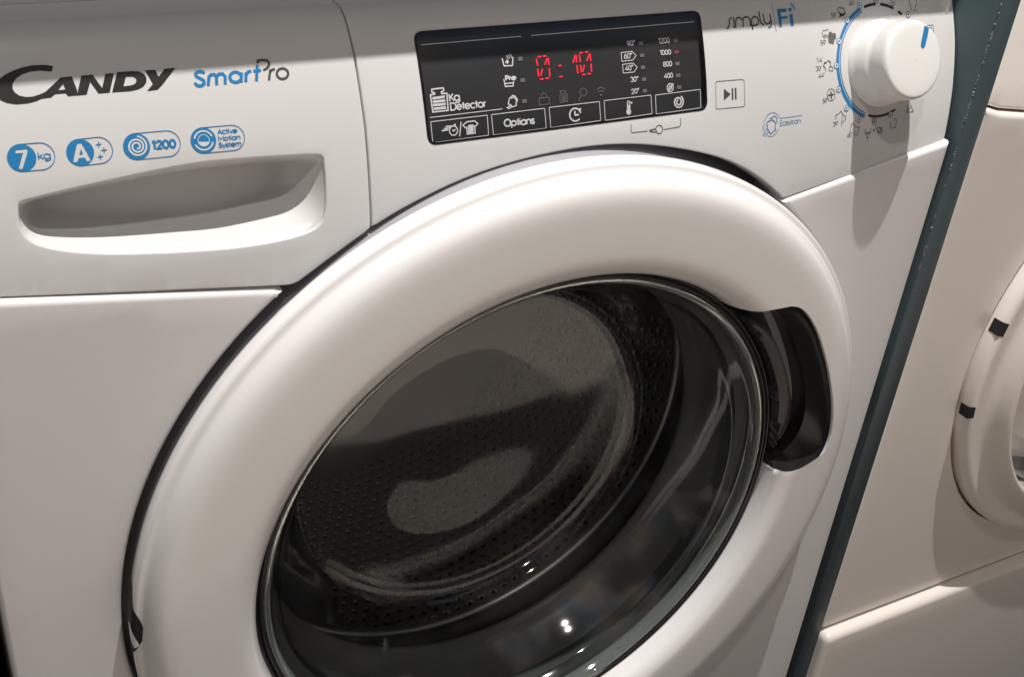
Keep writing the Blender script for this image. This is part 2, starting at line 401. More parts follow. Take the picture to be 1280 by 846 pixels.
# gap curve where the fascia is cut round the door
GAP = [(-0.1406, -0.0110), (-0.1017, 0.0106), (-0.0728, 0.0223), (-0.0408, 0.0311), (-0.0026, 0.0364), (0.0376, 0.0373), (0.0747, 0.0325), (0.1142, 0.0219), (0.1404, 0.0096), (0.1635, -0.0064)]
gapc = catmull(GAP, 10)
split = [i for i, q in enumerate(gapc) if q[0] >= -0.1022][0]
TOPV = 0.150
drawer_o = [(-0.298, TOPV), (-0.298, 0.0070), (-0.2147, -0.0037), (-0.1480, -0.0119), (-0.1450, -0.0121), (-0.1428, -0.0117)] + gapc[:split] + [(-0.1024, 0.0108), (-0.1014, 0.060), (-0.1020, 0.095), (-0.1030, 0.109), (-0.1036, TOPV)]
REC = [(-0.2614, 0.0420), (-0.2606, 0.0434), (-0.2578, 0.0442), (-0.2410, 0.0464), (-0.2180, 0.0489), (-0.1880, 0.0515), (-0.1631, 0.0514), (-0.1374, 0.0502), (-0.1275, 0.0495), (-0.1247, 0.0485), (-0.1240, 0.0462), (-0.1240, 0.0391), (-0.1246, 0.0287), (-0.1259, 0.0210), (-0.1285, 0.0164), (-0.1342, 0.0135), (-0.1438, 0.0118), (-0.1545, 0.0111), (-0.1676, 0.0110), (-0.1803, 0.0116), (-0.2048, 0.0138), (-0.2282, 0.0169), (-0.2449, 0.0206), (-0.2554, 0.0246), (-0.2603, 0.0286), (-0.2621, 0.0339), (-0.2620, 0.0385)]
rec = catmull(REC, 4, True)
drawer = part(sheet('detergent_drawer', drawer_o, [rec], fascia, 0.007, 0.0008, 0.012, 'white_plastic', None, hole_r=0.0012, hole_depth=0.0016, edge_step=0.0025))
# scooped grip: depth grows away from the rim, fast under the top edge, slower above the bottom lip and at the right end
rl = resample(rec, 0.002)
if area2(rl) < 0: rl.reverse()
def rec_span(u):
    vs = []
    for i in range(len(rl)):
        a_, b_ = rl[i - 1], rl[i]
        if (a_[0] > u) != (b_[0] > u): vs.append(a_[1] + (b_[1] - a_[1]) * (u - a_[0]) / (b_[0] - a_[0]))
    return (min(vs), max(vs)) if len(vs) > 1 else (0.03, 0.03)
def sst(t): t = max(0.0, min(1.0, t)); return t * t * (3 - 2 * t)
def rec_depth(u, v):
    lo, hi = rec_span(u); rt = sst((u + 0.185) / 0.06)
    fb = max(0.0, min(1.0, (v - lo) / (0.0105 + 0.010 * rt))); fb = 0.45 * fb + 0.55 * math.sin(fb * PI / 2) ** 1.5
    return 0.0014 + 0.0240 * sst((hi - v) / 0.0042) * fb * math.sqrt(sst((u + 0.2621) / 0.010)) * sst((-0.1230 - u) / 0.022) ** 0.6
pts = list(inset(rl, 0.00001)); ed = [(i, (i + 1) % len(pts)) for i in range(len(pts))]
I2 = inset(rl, 0.0005); vv_ = 0.011
while vv_ < 0.052:
    uu_ = -0.262
    while uu_ < -0.1225:
        if inside((uu_, vv_), I2): pts.append((uu_, vv_))
        uu_ += 0.0013
    vv_ += 0.0009
V2, _, F2, *_ = delaunay_2d_cdt([Vector(q) for q in pts], ed, [], 1, 1e-7)
nb = len(ed)
V = [fascia(q.x, q.y, -0.0014 if k < nb else -rec_depth(q.x, q.y)) for k, q in enumerate(V2)]
mesh('grip_recess', V, [tuple(f) for f in F2], 'white_plastic', drawer, True, 80)

panel_o = [(-0.1016, 0.0112)] + gapc[split + 1:] + [(0.1648, -0.0084), (0.1690, -0.0081), (0.2285, 0.0013), (0.2958, 0.0116), (0.2974, 0.0150), (0.3010, 0.0465), (0.3032, 0.075), (0.3036, 0.100), (0.3036, TOPV), (-0.1028, TOPV), (-0.1022, 0.109), (-0.1012, 0.095), (-0.1006, 0.060)]
DQ = [(-0.0694, 0.1031), (0.1053, 0.1042), (0.1048, 0.0500), (-0.0688, 0.0480)]
disp_o = round_corners([(x, y, 0.005) for x, y in DQ], 0.005)
panel = part(sheet('control_panel', panel_o, [disp_o], fascia, 0.007, 0.0009, 0.012, 'white_plastic', None, hole_r=0.0004, hole_depth=0.006, edge_step=0.003))
# display: smoked backing under a clear cover
dl = resample(disp_o, 0.003)
if area2(dl) < 0: dl.reverse()
def flat_fill(name, loop, w, m, parent, lip=None):
    L = inset(loop, 0.00015); pts = list(L); e = [(i, (i + 1) % len(L)) for i in range(len(L))]
    us = [q[0] for q in L]; vs = [q[1] for q in L]; I = inset(L, 0.003); y = min(vs)
    while y < max(vs):
        x = min(us)
        while x < max(us):
            if inside((x, y), I): pts.append((x, y))
            x += 0.008
        y += 0.008
    V2, _, F2, *_ = delaunay_2d_cdt([Vector(q) for q in pts], e, [], 1, 1e-7)
    V = [fascia(q.x, q.y, w) for q in V2]; F = [tuple(f) for f in F2]
    if lip is not None:
        b = len(V); V += [fascia(q[0], q[1], w) for q in L] + [fascia(q[0], q[1], lip) for q in L]; n_ = len(L)
        F += [(b + i, b + (i + 1) % n_, b + n_ + (i + 1) % n_, b + n_ + i) for i in range(n_)]
    return mesh(name, V, F, m, parent, True, 30)
display = part(flat_fill('display', dl, -0.0032, 'smoked_backing', None, lip=0.0))
flat_fill('display_cover', dl, 0.0003, 'cover_glass', display)
# frame round the display cover, black
mesh('display_rim', [fascia(q[0], q[1], 0.00035) for q in inset(dl, 0.0001)] + [fascia(q[0], q[1], 0.00035) for q in inset(dl, 0.0011)],
     [(i, (i + 1) % len(dl), len(dl) + (i + 1) % len(dl), len(dl) + i) for i in range(len(dl))], 'black_gloss', display, False)

MARKS = [
["brand_lettering","drawer",[["p","dark",[[[-237.9,99.02],[-240.3,99.59],[-242.46,99.86],[-246.3,99.92],[-250.24,99.35],[-254.24,98.23],[-257.16,97.04],[-259.59,95.53],[-261.52,93.71],[-262.72,91.56],[-262.6,89.29],[-261.15,86.91],[-258.72,85.46],[-255.09,84.57],[-250.72,84.59],[-247.33,85.15],[-244.39,86.16],[-242.24,87.3],[-242.83,88.67],[-245.19,87.84],[-248.07,87.16],[-250.81,87.17],[-253.4,87.95],[-255.02,89.51],[-255.52,91.25],[-255.05,93.2],[-253.47,95.06],[-250.75,96.55],[-247.31,97.43],[-243.44,97.54],[-238.86,96.79]]]],["p","dark",[[[-244.96,86.04],[-241.17,86.17],[-239.16,87.44],[-234.95,87.44],[-233.94,86.14],[-230.26,86.18],[-230.0,88.3],[-231.15,94.19],[-235.73,94.08],[-242.83,88.67]],[[-235.21,91.33],[-234.68,88.98],[-237.77,88.94]]]],["p","dark",[[[-230.49,86.14],[-227.24,94.18],[-222.55,94.23],[-219.57,88.33],[-217.19,94.23],[-213.54,94.19],[-216.75,86.22],[-221.44,86.25],[-224.05,91.31],[-226.38,86.2]]]],["p","dark",[[[-212.2,94.5],[-205.74,94.48],[-202.85,94.09],[-200.71,92.74],[-200.14,90.91],[-200.62,89.16],[-202.23,87.51],[-204.78,86.53],[-208.4,86.11],[-215.7,86.25]],[[-208.77,92.35],[-205.84,92.24],[-204.66,91.26],[-204.63,90.08],[-205.54,88.96],[-207.4,88.46],[-210.54,88.36]]]],["p","dark",[[[-200.12,94.36],[-195.76,94.33],[-194.85,91.28],[-191.58,94.44],[-186.82,94.51],[-193.79,87.72],[-196.24,85.77],[-200.77,85.6],[-197.77,88.34],[-198.37,89.76]]]]]],
["series_lettering","drawer",[["s","blue",1.4,0,[[-174.43,91.04],[-174.97,91.78],[-176.1,92.13],[-177.51,91.97],[-178.44,91.15],[-178.23,90.1],[-176.63,89.08],[-175.23,88.01],[-175.24,86.77],[-176.37,85.97],[-177.77,85.89],[-178.86,86.44],[-179.39,87.49]]],["s","blue",1.4,0,[[-173.65,85.63],[-172.47,90.19]]],["s","blue",1.4,0,[[-172.83,88.98],[-171.64,90.36],[-170.03,90.4],[-169.3,89.29],[-169.69,85.63]]],["s","blue",1.4,0,[[-169.3,89.29],[-168.04,90.36],[-166.22,90.42],[-165.26,88.98],[-165.9,85.63]]],["s","blue",1.4,1,[[-157.91,88.22],[-158.1,87.64],[-158.46,87.12],[-158.96,86.69],[-159.57,86.38],[-160.25,86.2],[-160.95,86.18],[-161.62,86.31],[-162.22,86.58],[-162.71,86.98],[-163.05,87.48],[-163.22,88.04],[-163.21,88.63],[-163.02,89.2],[-162.67,89.72],[-162.17,90.15],[-161.56,90.46],[-160.88,90.64],[-160.18,90.66],[-159.51,90.54],[-158.91,90.26],[-158.42,89.86],[-158.08,89.37],[-157.9,88.81],[-157.91,88.22]]],["s","blue",1.4,0,[[-157.51,90.34],[-158.38,85.9]]],["s","blue",1.4,0,[[-156.21,85.92],[-155.41,90.19]]],["s","blue",1.4,0,[[-155.64,88.83],[-154.44,90.31],[-152.94,90.67]]],["s","blue",1.4,0,[[-151.23,85.92],[-149.59,93.1]]],["s","blue",1.4,0,[[-151.95,90.44],[-148.21,90.55]]],["s","dark2",1.1,0,[[-149.38,93.8],[-149.0,95.03],[-146.59,95.06],[-144.76,94.81],[-143.92,93.68],[-144.24,92.32],[-145.39,91.21],[-147.18,90.48]]],["s","dark2",1.1,0,[[-145.25,85.85],[-143.81,90.7]]],["s","dark2",1.1,0,[[-144.01,89.52],[-143.01,90.44],[-141.6,90.62]]],["s","dark2",1.1,1,[[-135.66,88.1],[-135.85,87.49],[-136.22,86.94],[-136.73,86.48],[-137.36,86.15],[-138.05,85.97],[-138.77,85.94],[-139.46,86.07],[-140.07,86.36],[-140.57,86.78],[-140.91,87.3],[-141.09,87.89],[-141.08,88.51],[-140.88,89.11],[-140.52,89.66],[-140.0,90.12],[-139.38,90.45],[-138.69,90.64],[-137.97,90.67],[-137.29,90.53],[-136.67,90.25],[-136.17,89.83],[-135.82,89.31],[-135.65,88.72],[-135.66,88.1]]]]],
["load_badge","drawer",[["s","blue",0.35,1,[[-249.26,67.93],[-248.52,67.87],[-247.79,67.71],[-247.09,67.46],[-246.43,67.11],[-245.82,66.69],[-245.27,66.19],[-244.79,65.62],[-244.39,64.99],[-244.07,64.32],[-243.85,63.61],[-243.72,62.88],[-243.68,62.13],[-243.74,61.39],[-243.9,60.66],[-244.15,59.96],[-244.5,59.3],[-244.92,58.69],[-245.42,58.14],[-245.99,57.66],[-246.62,57.26],[-247.29,56.94],[-248.0,56.72],[-248.73,56.59],[-249.48,56.55],[-256.94,56.69],[-257.68,56.75],[-258.41,56.91],[-259.11,57.16],[-259.77,57.51],[-260.38,57.93],[-260.93,58.43],[-261.41,59.0],[-261.81,59.63],[-262.13,60.3],[-262.35,61.01],[-262.48,61.74],[-262.52,62.49],[-262.46,63.23],[-262.3,63.96],[-262.05,64.66],[-261.7,65.32],[-261.28,65.93],[-260.78,66.48],[-260.21,66.96],[-259.58,67.36],[-258.91,67.68],[-258.2,67.9],[-257.47,68.03],[-256.72,68.07]]],["p","blue",[[[-251.14,62.38],[-251.23,63.37],[-251.48,64.33],[-251.9,65.22],[-252.47,66.04],[-253.17,66.74],[-253.98,67.31],[-254.88,67.73],[-255.84,67.98],[-256.83,68.07],[-257.82,67.98],[-258.78,67.73],[-259.67,67.31],[-260.49,66.74],[-261.19,66.04],[-261.76,65.22],[-262.18,64.33],[-262.43,63.37],[-262.52,62.38],[-262.43,61.39],[-262.18,60.43],[-261.76,59.54],[-261.19,58.72],[-260.49,58.02],[-259.67,57.45],[-258.78,57.03],[-257.82,56.78],[-256.83,56.69],[-255.84,56.78],[-254.88,57.03],[-253.98,57.45],[-253.17,58.02],[-252.47,58.72],[-251.9,59.54],[-251.48,60.43],[-251.23,61.39]],[[-258.87,65.95],[-254.1,65.92],[-254.27,64.47],[-257.33,57.88],[-258.92,57.98],[-256.03,64.46],[-259.0,64.51]]]],["t","blue",0.45,"kg",[-250.33,60.99],[-245.28,61.0],2.85]]],
["energy_badge","drawer",[["s","blue",0.35,1,[[-225.32,67.85],[-224.58,67.81],[-223.86,67.67],[-223.15,67.44],[-222.49,67.11],[-221.87,66.71],[-221.31,66.22],[-220.82,65.67],[-220.4,65.06],[-220.07,64.4],[-219.82,63.7],[-219.67,62.97],[-219.62,62.23],[-219.66,61.49],[-219.8,60.77],[-220.03,60.06],[-220.36,59.4],[-220.76,58.78],[-221.25,58.22],[-221.8,57.73],[-222.41,57.31],[-223.07,56.98],[-223.77,56.73],[-224.5,56.58],[-225.24,56.53],[-233.02,56.47],[-233.76,56.51],[-234.48,56.65],[-235.19,56.88],[-235.85,57.21],[-236.47,57.61],[-237.03,58.1],[-237.52,58.65],[-237.94,59.26],[-238.27,59.92],[-238.52,60.62],[-238.67,61.35],[-238.72,62.09],[-238.68,62.83],[-238.54,63.55],[-238.31,64.26],[-237.98,64.92],[-237.58,65.54],[-237.09,66.1],[-236.54,66.59],[-235.93,67.01],[-235.27,67.34],[-234.57,67.59],[-233.84,67.74],[-233.1,67.79]]],["p","blue",[[[-227.4,62.13],[-227.49,63.11],[-227.74,64.07],[-228.16,64.96],[-228.72,65.77],[-229.42,66.47],[-230.23,67.03],[-231.12,67.45],[-232.08,67.7],[-233.06,67.79],[-234.04,67.7],[-235.0,67.45],[-235.89,67.03],[-236.7,66.47],[-237.4,65.77],[-237.96,64.96],[-238.38,64.07],[-238.63,63.11],[-238.72,62.13],[-238.63,61.15],[-238.38,60.19],[-237.96,59.3],[-237.4,58.49],[-236.7,57.79],[-235.89,57.23],[-235.0,56.81],[-234.04,56.56],[-233.06,56.47],[-232.08,56.56],[-231.12,56.81],[-230.23,57.23],[-229.42,57.79],[-228.72,58.49],[-228.16,59.3],[-227.74,60.19],[-227.49,61.15]],[[-233.85,66.11],[-231.99,66.08],[-229.18,58.26],[-231.04,58.15],[-231.57,59.74],[-234.17,59.83],[-234.93,58.25],[-236.75,58.29]]]],["p","blue",[[[-232.63,63.57],[-232.1,61.3],[-233.66,61.34]]]],["s","blue",0.42,0,[[-226.26,64.68],[-223.88,64.76]]],["s","blue",0.42,0,[[-224.99,65.93],[-225.15,63.51]]],["s","blue",0.42,0,[[-224.39,62.06],[-222.0,62.13]]],["s","blue",0.42,0,[[-223.12,63.3],[-223.27,60.88]]],["s","blue",0.42,0,[[-226.39,59.42],[-224.01,59.49]]],["s","blue",0.42,0,[[-225.13,60.67],[-225.27,58.24]]]]],
["spin_badge","drawer",[["s","blue",0.35,1,[[-195.75,67.75],[-195.0,67.69],[-194.27,67.54],[-193.57,67.29],[-192.9,66.95],[-192.28,66.53],[-191.72,66.03],[-191.24,65.46],[-190.83,64.84],[-190.5,64.16],[-190.27,63.45],[-190.13,62.72],[-190.09,61.97],[-190.15,61.22],[-190.3,60.49],[-190.55,59.79],[-190.89,59.12],[-191.31,58.5],[-191.81,57.94],[-192.38,57.46],[-193.0,57.05],[-193.68,56.72],[-194.39,56.49],[-195.12,56.35],[-195.87,56.31],[-209.17,56.45],[-209.92,56.51],[-210.65,56.66],[-211.35,56.91],[-212.02,57.25],[-212.64,57.67],[-213.2,58.17],[-213.68,58.74],[-214.09,59.36],[-214.42,60.04],[-214.65,60.75],[-214.79,61.48],[-214.83,62.23],[-214.77,62.98],[-214.62,63.71],[-214.37,64.41],[-214.03,65.08],[-213.61,65.7],[-213.11,66.26],[-212.54,66.74],[-211.92,67.15],[-211.24,67.48],[-210.53,67.71],[-209.8,67.85],[-209.05,67.89]]],["p","blue",[[[-203.39,62.17],[-203.48,63.16],[-203.73,64.13],[-204.16,65.03],[-204.73,65.85],[-205.43,66.55],[-206.25,67.12],[-207.15,67.55],[-208.12,67.8],[-209.11,67.89],[-210.1,67.8],[-211.07,67.55],[-211.97,67.12],[-212.79,66.55],[-213.49,65.85],[-214.06,65.03],[-214.49,64.13],[-214.74,63.16],[-214.83,62.17],[-214.74,61.18],[-214.49,60.21],[-214.06,59.31],[-213.49,58.49],[-212.79,57.79],[-211.97,57.22],[-211.07,56.79],[-210.1,56.54],[-209.11,56.45],[-208.12,56.54],[-207.15,56.79],[-206.25,57.22],[-205.43,57.79],[-204.73,58.49],[-204.16,59.31],[-203.73,60.21],[-203.48,61.18]]]],["s","white",0.75,0,[[-208.34,66.56],[-207.25,66.16],[-206.32,65.5],[-205.6,64.63],[-205.14,63.62],[-204.96,62.53],[-205.07,61.46],[-205.44,60.46],[-206.05,59.61],[-206.86,58.95],[-207.79,58.53],[-208.78,58.37],[-209.76,58.47],[-210.67,58.82],[-211.45,59.39],[-212.04,60.12],[-212.41,60.97],[-212.55,61.87],[-212.46,62.76],[-212.14,63.58],[-211.62,64.28],[-210.96,64.81],[-210.19,65.14],[-209.38,65.26],[-208.58,65.17],[-207.85,64.87],[-207.23,64.41],[-206.76,63.81],[-206.47,63.13],[-206.37,62.41],[-206.46,61.7],[-206.73,61.06],[-207.14,60.52],[-207.67,60.11],[-208.27,59.87],[-208.9,59.79],[-209.52,59.87],[-210.07,60.11],[-210.53,60.47],[-210.88,60.93],[-211.08,61.45],[-211.14,61.99],[-211.06,62.51],[-210.85,62.98],[-210.54,63.37],[-210.14,63.65],[-209.71,63.81],[-209.26,63.85],[-208.83,63.77],[-208.45,63.59],[-208.14,63.32],[-207.92,63.0],[-207.81,62.64],[-207.79,62.29],[-207.86,61.95],[-208.01,61.66],[-208.23,61.43],[-208.48,61.28],[-208.76,61.2],[-209.03,61.2],[-209.27,61.27]]],["t","blue",1.0,"1200",[-202.42,60.33],[-192.09,60.14],3.32]]],
["motion_badge","drawer",[["s","blue",0.35,1,[[-166.22,67.35],[-165.48,67.29],[-164.75,67.13],[-164.04,66.89],[-163.38,66.55],[-162.76,66.12],[-162.21,65.62],[-161.72,65.05],[-161.32,64.43],[-161.0,63.75],[-160.76,63.04],[-160.63,62.31],[-160.59,61.56],[-160.65,60.82],[-160.81,60.09],[-161.05,59.38],[-161.39,58.72],[-161.82,58.1],[-162.32,57.55],[-162.89,57.06],[-163.51,56.66],[-164.19,56.34],[-164.9,56.1],[-165.63,55.97],[-166.38,55.93],[-179.58,56.11],[-180.32,56.17],[-181.05,56.33],[-181.76,56.57],[-182.42,56.91],[-183.04,57.34],[-183.59,57.84],[-184.08,58.41],[-184.48,59.03],[-184.8,59.71],[-185.04,60.42],[-185.17,61.15],[-185.21,61.9],[-185.15,62.64],[-184.99,63.37],[-184.75,64.08],[-184.41,64.74],[-183.98,65.36],[-183.48,65.91],[-182.91,66.4],[-182.29,66.8],[-181.61,67.12],[-180.9,67.36],[-180.17,67.49],[-179.42,67.53]]],["p","blue",[[[-173.79,61.82],[-173.88,62.81],[-174.13,63.77],[-174.55,64.67],[-175.13,65.49],[-175.83,66.19],[-176.65,66.77],[-177.55,67.19],[-178.51,67.44],[-179.5,67.53],[-180.49,67.44],[-181.45,67.19],[-182.35,66.77],[-183.17,66.19],[-183.87,65.49],[-184.45,64.67],[-184.87,63.77],[-185.12,62.81],[-185.21,61.82],[-185.12,60.83],[-184.87,59.87],[-184.45,58.96],[-183.87,58.15],[-183.17,57.45],[-182.35,56.87],[-181.45,56.45],[-180.49,56.2],[-179.5,56.11],[-178.51,56.2],[-177.55,56.45],[-176.65,56.87],[-175.83,57.45],[-175.13,58.15],[-174.55,58.96],[-174.13,59.87],[-173.88,60.83]]]],["s","white",0.7,0,[[-175.53,63.27],[-175.76,63.78],[-176.05,64.26],[-176.4,64.7],[-176.81,65.08],[-177.27,65.41],[-177.77,65.67],[-178.29,65.87],[-178.84,65.99],[-179.4,66.04],[-179.96,66.02],[-180.52,65.92],[-181.05,65.75],[-181.56,65.51],[-182.03,65.2],[-182.46,64.84],[-182.83,64.42],[-183.15,63.95],[-183.4,63.45],[-183.58,62.91]]],["s","white",0.7,0,[[-183.47,60.37],[-183.24,59.86],[-182.95,59.38],[-182.6,58.94],[-182.19,58.56],[-181.73,58.23],[-181.23,57.97],[-180.71,57.77],[-180.16,57.65],[-179.6,57.6],[-179.04,57.62],[-178.48,57.72],[-177.95,57.89],[-177.44,58.13],[-176.97,58.44],[-176.54,58.8],[-176.17,59.22],[-175.85,59.69],[-175.6,60.19],[-175.42,60.73]]],["s","white",0.3,1,[[-176.93,61.82],[-176.99,62.36],[-177.16,62.87],[-177.43,63.34],[-177.79,63.74],[-178.23,64.05],[-178.72,64.27],[-179.25,64.38],[-179.79,64.37],[-180.32,64.25],[-180.81,64.03],[-181.24,63.71],[-181.6,63.3],[-181.86,62.83],[-182.02,62.31],[-182.07,61.77],[-182.0,61.24],[-181.83,60.73],[-181.55,60.27],[-181.18,59.87],[-180.73,59.56],[-180.23,59.36],[-179.7,59.26],[-179.16,59.27],[-178.64,59.4],[-178.15,59.63],[-177.72,59.97],[-177.37,60.38],[-177.12,60.85],[-176.97,61.37]]],["p","white",[[[-181.86,61.4],[-181.75,61.0],[-181.58,60.62],[-181.34,60.28],[-181.04,59.98],[-180.7,59.74],[-180.32,59.57],[-179.92,59.46],[-179.5,59.42],[-179.08,59.46],[-178.68,59.57],[-178.3,59.74],[-177.96,59.98],[-177.66,60.28],[-177.42,60.62],[-177.25,61.0]]]],["t","blue",0.45,"Active",[-172.63,63.96],[-163.68,63.79],2.12],["t","blue",0.45,"Motion",[-172.66,60.91],[-162.64,60.71],2.03],["t","blue",0.45,"System",[-172.87,57.98],[-162.62,57.78],2.03]]],
["load_sensor_marking","display",[["s","print",0.75,1,[[-63.27,64.01],[-63.53,72.49],[-61.17,72.71],[-61.26,73.44],[-62.54,73.67],[-62.42,75.22],[-56.2,75.38],[-55.89,74.17],[-56.52,73.71],[-57.39,73.53],[-57.28,72.59],[-54.45,72.57],[-54.77,64.09]]],["s","print",1.3,0,[[-62.69,70.73],[-55.83,70.99]]],["s","print",1.3,0,[[-62.67,69.04],[-55.79,69.07]]],["s","print",1.3,0,[[-62.78,67.36],[-55.81,67.38]]],["s","print",1.3,0,[[-62.63,65.52],[-55.78,65.59]]],["t","print",0.75,"Kg",[-53.21,68.42],[-47.56,68.61],3.61],["t","print",0.75,"Detector",[-53.12,63.94],[-33.15,63.98],3.54]]],
["divider_line","display",[["s","print",0.4,0,[[-65.21,61.44],[-25.36,61.97]]],["s","print",0.4,0,[[-32.34,61.9],[-24.04,62.05]]]]],
["divider_line","display",[["s","print",0.4,0,[[-64.74,97.22],[-7.98,97.83]]]]],
["divider_line","display",[["s","print",0.4,0,[[-2.03,97.85],[102.88,98.91]]]]],
["key_lettering","display",[["t","print",0.85,"Options",[-23.55,52.89],[-5.77,52.74],3.47]]],
["option_symbol","display",[["s","print",0.65,0,[[-20.91,87.5],[-20.3,83.56],[-15.48,83.44],[-14.57,87.77]]],["s","print",0.8,0,[[-19.3,85.48],[-17.26,85.58]]],["s","print",0.8,0,[[-18.21,86.6],[-18.3,84.46]]],["s","print",0.45,0,[[-18.26,88.74],[-17.91,88.19]]],["s","print",0.45,0,[[-18.04,88.06],[-17.68,87.51]]],["s","print",0.45,0,[[-17.81,87.38],[-17.46,86.83]]],["s","print",0.45,0,[[-17.12,89.04],[-16.76,88.49]]],["s","print",0.45,0,[[-16.9,88.36],[-16.54,87.81]]],["s","print",0.45,0,[[-16.67,87.68],[-16.31,87.13]]],["s","print",0.45,0,[[-15.97,89.34],[-15.62,88.79]]],["s","print",0.45,0,[[-15.75,88.66],[-15.39,88.11]]],["s","print",0.45,0,[[-15.53,87.98],[-15.17,87.43]]]]],
["option_symbol","display",[["s","print",0.65,0,[[-21.41,77.07],[-20.97,73.21],[-16.42,73.08],[-15.91,75.43]]],["s","print",0.6,0,[[-20.8,74.63],[-18.59,74.69],[-16.22,74.74]]],["t","print",0.8,"Pre",[-20.22,76.16],[-14.36,76.27],2.24]]],
["option_symbol","display",[["s","print",0.6,1,[[-19.6,66.13],[-19.08,67.29],[-17.84,67.04],[-16.66,67.71],[-15.99,66.3],[-15.05,65.74],[-15.75,64.35],[-15.65,63.13],[-17.04,62.63],[-18.14,62.63],[-19.03,63.68],[-20.35,64.27]]],["s","print",0.6,0,[[-18.65,67.26],[-17.31,68.34],[-15.83,67.74],[-14.78,66.2],[-15.04,64.77]]],["s","print",0.6,0,[[-19.06,63.44],[-21.09,62.41],[-20.21,61.85],[-18.31,62.65]]]]],
["indicator_window","display",[["p","faint",[[[-11.76,87.47],[-9.03,87.51],[-9.12,85.56],[-11.86,85.53]]]]]],
["indicator_window","display",[["p","faint",[[[-11.79,76.6],[-9.06,76.61],[-9.1,74.65],[-11.84,74.64]]]]]],
["indicator_window","display",[["p","faint",[[[-12.06,65.86],[-9.31,65.86],[-9.31,63.88],[-12.06,63.89]]]]]],
["indicator_window","display",[["p","faint",[[[64.02,90.39],[66.78,90.43],[66.71,88.57],[63.94,88.53]]]]]],
["indicator_window","display",[["p","faint",[[[63.84,83.93],[66.61,83.96],[66.56,82.09],[63.8,82.07]]]]]],
["indicator_window","display",[["p","faint",[[[63.62,77.46],[66.39,77.48],[66.38,75.6],[63.61,75.59]]]]]],
["indicator_window","display",[["p","faint",[[[63.68,71.07],[66.45,71.08],[66.47,69.19],[63.69,69.19]]]]]],
["indicator_window","display",[["p","faint",[[[63.62,64.79],[66.4,64.78],[66.45,62.88],[63.67,62.89]]]]]],
["indicator_window","display",[["p","faint",[[[87.15,90.45],[90.0,90.49],[89.93,88.6],[87.08,88.56]]]]]],
["indicator_window","display",[["p","faint",[[[86.8,77.87],[89.66,77.89],[89.65,75.98],[86.79,75.97]]]]]],
["indicator_window","display",[["p","faint",[[[86.57,71.34],[89.44,71.35],[89.47,69.43],[86.6,69.43]]]]]],
["indicator_window","display",[["p","faint",[[[86.71,64.88],[89.58,64.88],[89.64,62.95],[86.77,62.96]]]]]],
["indicator_window","display",[["p","led",[[[87.0,84.04],[89.72,84.11],[89.9,82.54],[87.02,82.42]]]]]],
["status_symbol","display",[["s","faint",0.4,1,[[-1.79,65.56],[4.18,65.53],[4.18,62.1],[-1.87,61.9]]],["s","faint",0.4,0,[[-0.25,65.67],[-0.21,67.13],[0.74,68.02],[2.02,67.77],[2.7,66.73],[2.75,65.56]]]]],
["status_symbol","display",[["s","faint",0.4,1,[[10.84,66.19],[12.29,66.31],[12.08,67.07],[11.25,67.38],[11.32,68.11],[14.34,68.21],[14.59,67.35],[13.63,66.94],[13.73,66.29],[15.47,66.29],[15.38,62.34],[10.73,62.11]]],["s","faint",0.5,0,[[11.91,65.36],[14.81,65.46]]],["s","faint",0.5,0,[[11.83,64.53],[14.73,64.62]]],["s","faint",0.5,0,[[11.75,63.7],[14.65,63.79]]],["s","faint",0.5,0,[[11.67,62.87],[14.57,62.96]]]]],
["status_symbol","display",[["s","faint",0.4,1,[[27.7,66.25],[27.57,65.72],[27.32,65.23],[26.94,64.83],[26.47,64.54],[25.95,64.38],[25.39,64.35],[24.86,64.47],[24.37,64.72],[23.97,65.09],[23.67,65.54],[23.51,66.06],[23.49,66.6],[23.62,67.13],[23.88,67.61],[24.26,68.01],[24.72,68.3],[25.25,68.47],[25.8,68.49],[26.34,68.38],[26.82,68.13],[27.23,67.76],[27.52,67.31],[27.68,66.79],[27.7,66.25]]],["s","faint",0.5,0,[[24.27,64.9],[22.09,62.25],[23.28,62.4]]]]],
["status_symbol","display",[["s","faint",0.5,0,[[34.12,66.58],[34.65,67.21],[35.31,67.67],[36.06,67.94],[36.84,67.98],[37.59,67.81],[38.28,67.43],[38.84,66.86],[39.25,66.15]]],["s","faint",0.5,0,[[35.15,65.5],[35.45,65.83],[35.82,66.08],[36.23,66.22],[36.67,66.25],[37.09,66.15],[37.48,65.94],[37.8,65.64],[38.03,65.25]]],["p","faint",[[[37.12,63.95],[36.93,63.54],[36.54,63.36],[36.14,63.49],[35.93,63.88],[36.01,64.33],[36.35,64.62],[36.77,64.6],[37.06,64.28]]]]]],
["temperature_marking","display",[["t","print",0.46,"90°",[56.44,88.48],[61.52,88.76],2.61]]],
["temperature_marking","display",[["t","print",0.46,"60°",[53.55,82.0],[58.52,82.14],2.6],["s","print",0.4,1,[[51.8,85.34],[58.84,85.59],[61.34,83.16],[58.81,80.9],[51.7,80.8]]]]],
["temperature_marking","display",[["t","print",0.46,"40°",[53.49,75.5],[58.48,75.73],2.62],["s","print",0.4,1,[[51.93,79.08],[58.75,79.26],[61.3,76.93],[58.79,74.49],[51.89,74.4]]]]],
["temperature_marking","display",[["t","print",0.46,"30°",[56.32,69.35],[61.26,69.51],2.45]]],
["temperature_marking","display",[["t","print",0.46,"20°",[56.33,62.84],[61.21,63.05],2.54]]],
["spin_speed_marking","display",[["t","print",0.46,"1200",[77.28,88.52],[84.64,88.66],2.76]]],
["spin_speed_marking","display",[["t","print",0.46,"1000",[77.35,82.35],[84.62,82.28],2.47]]],
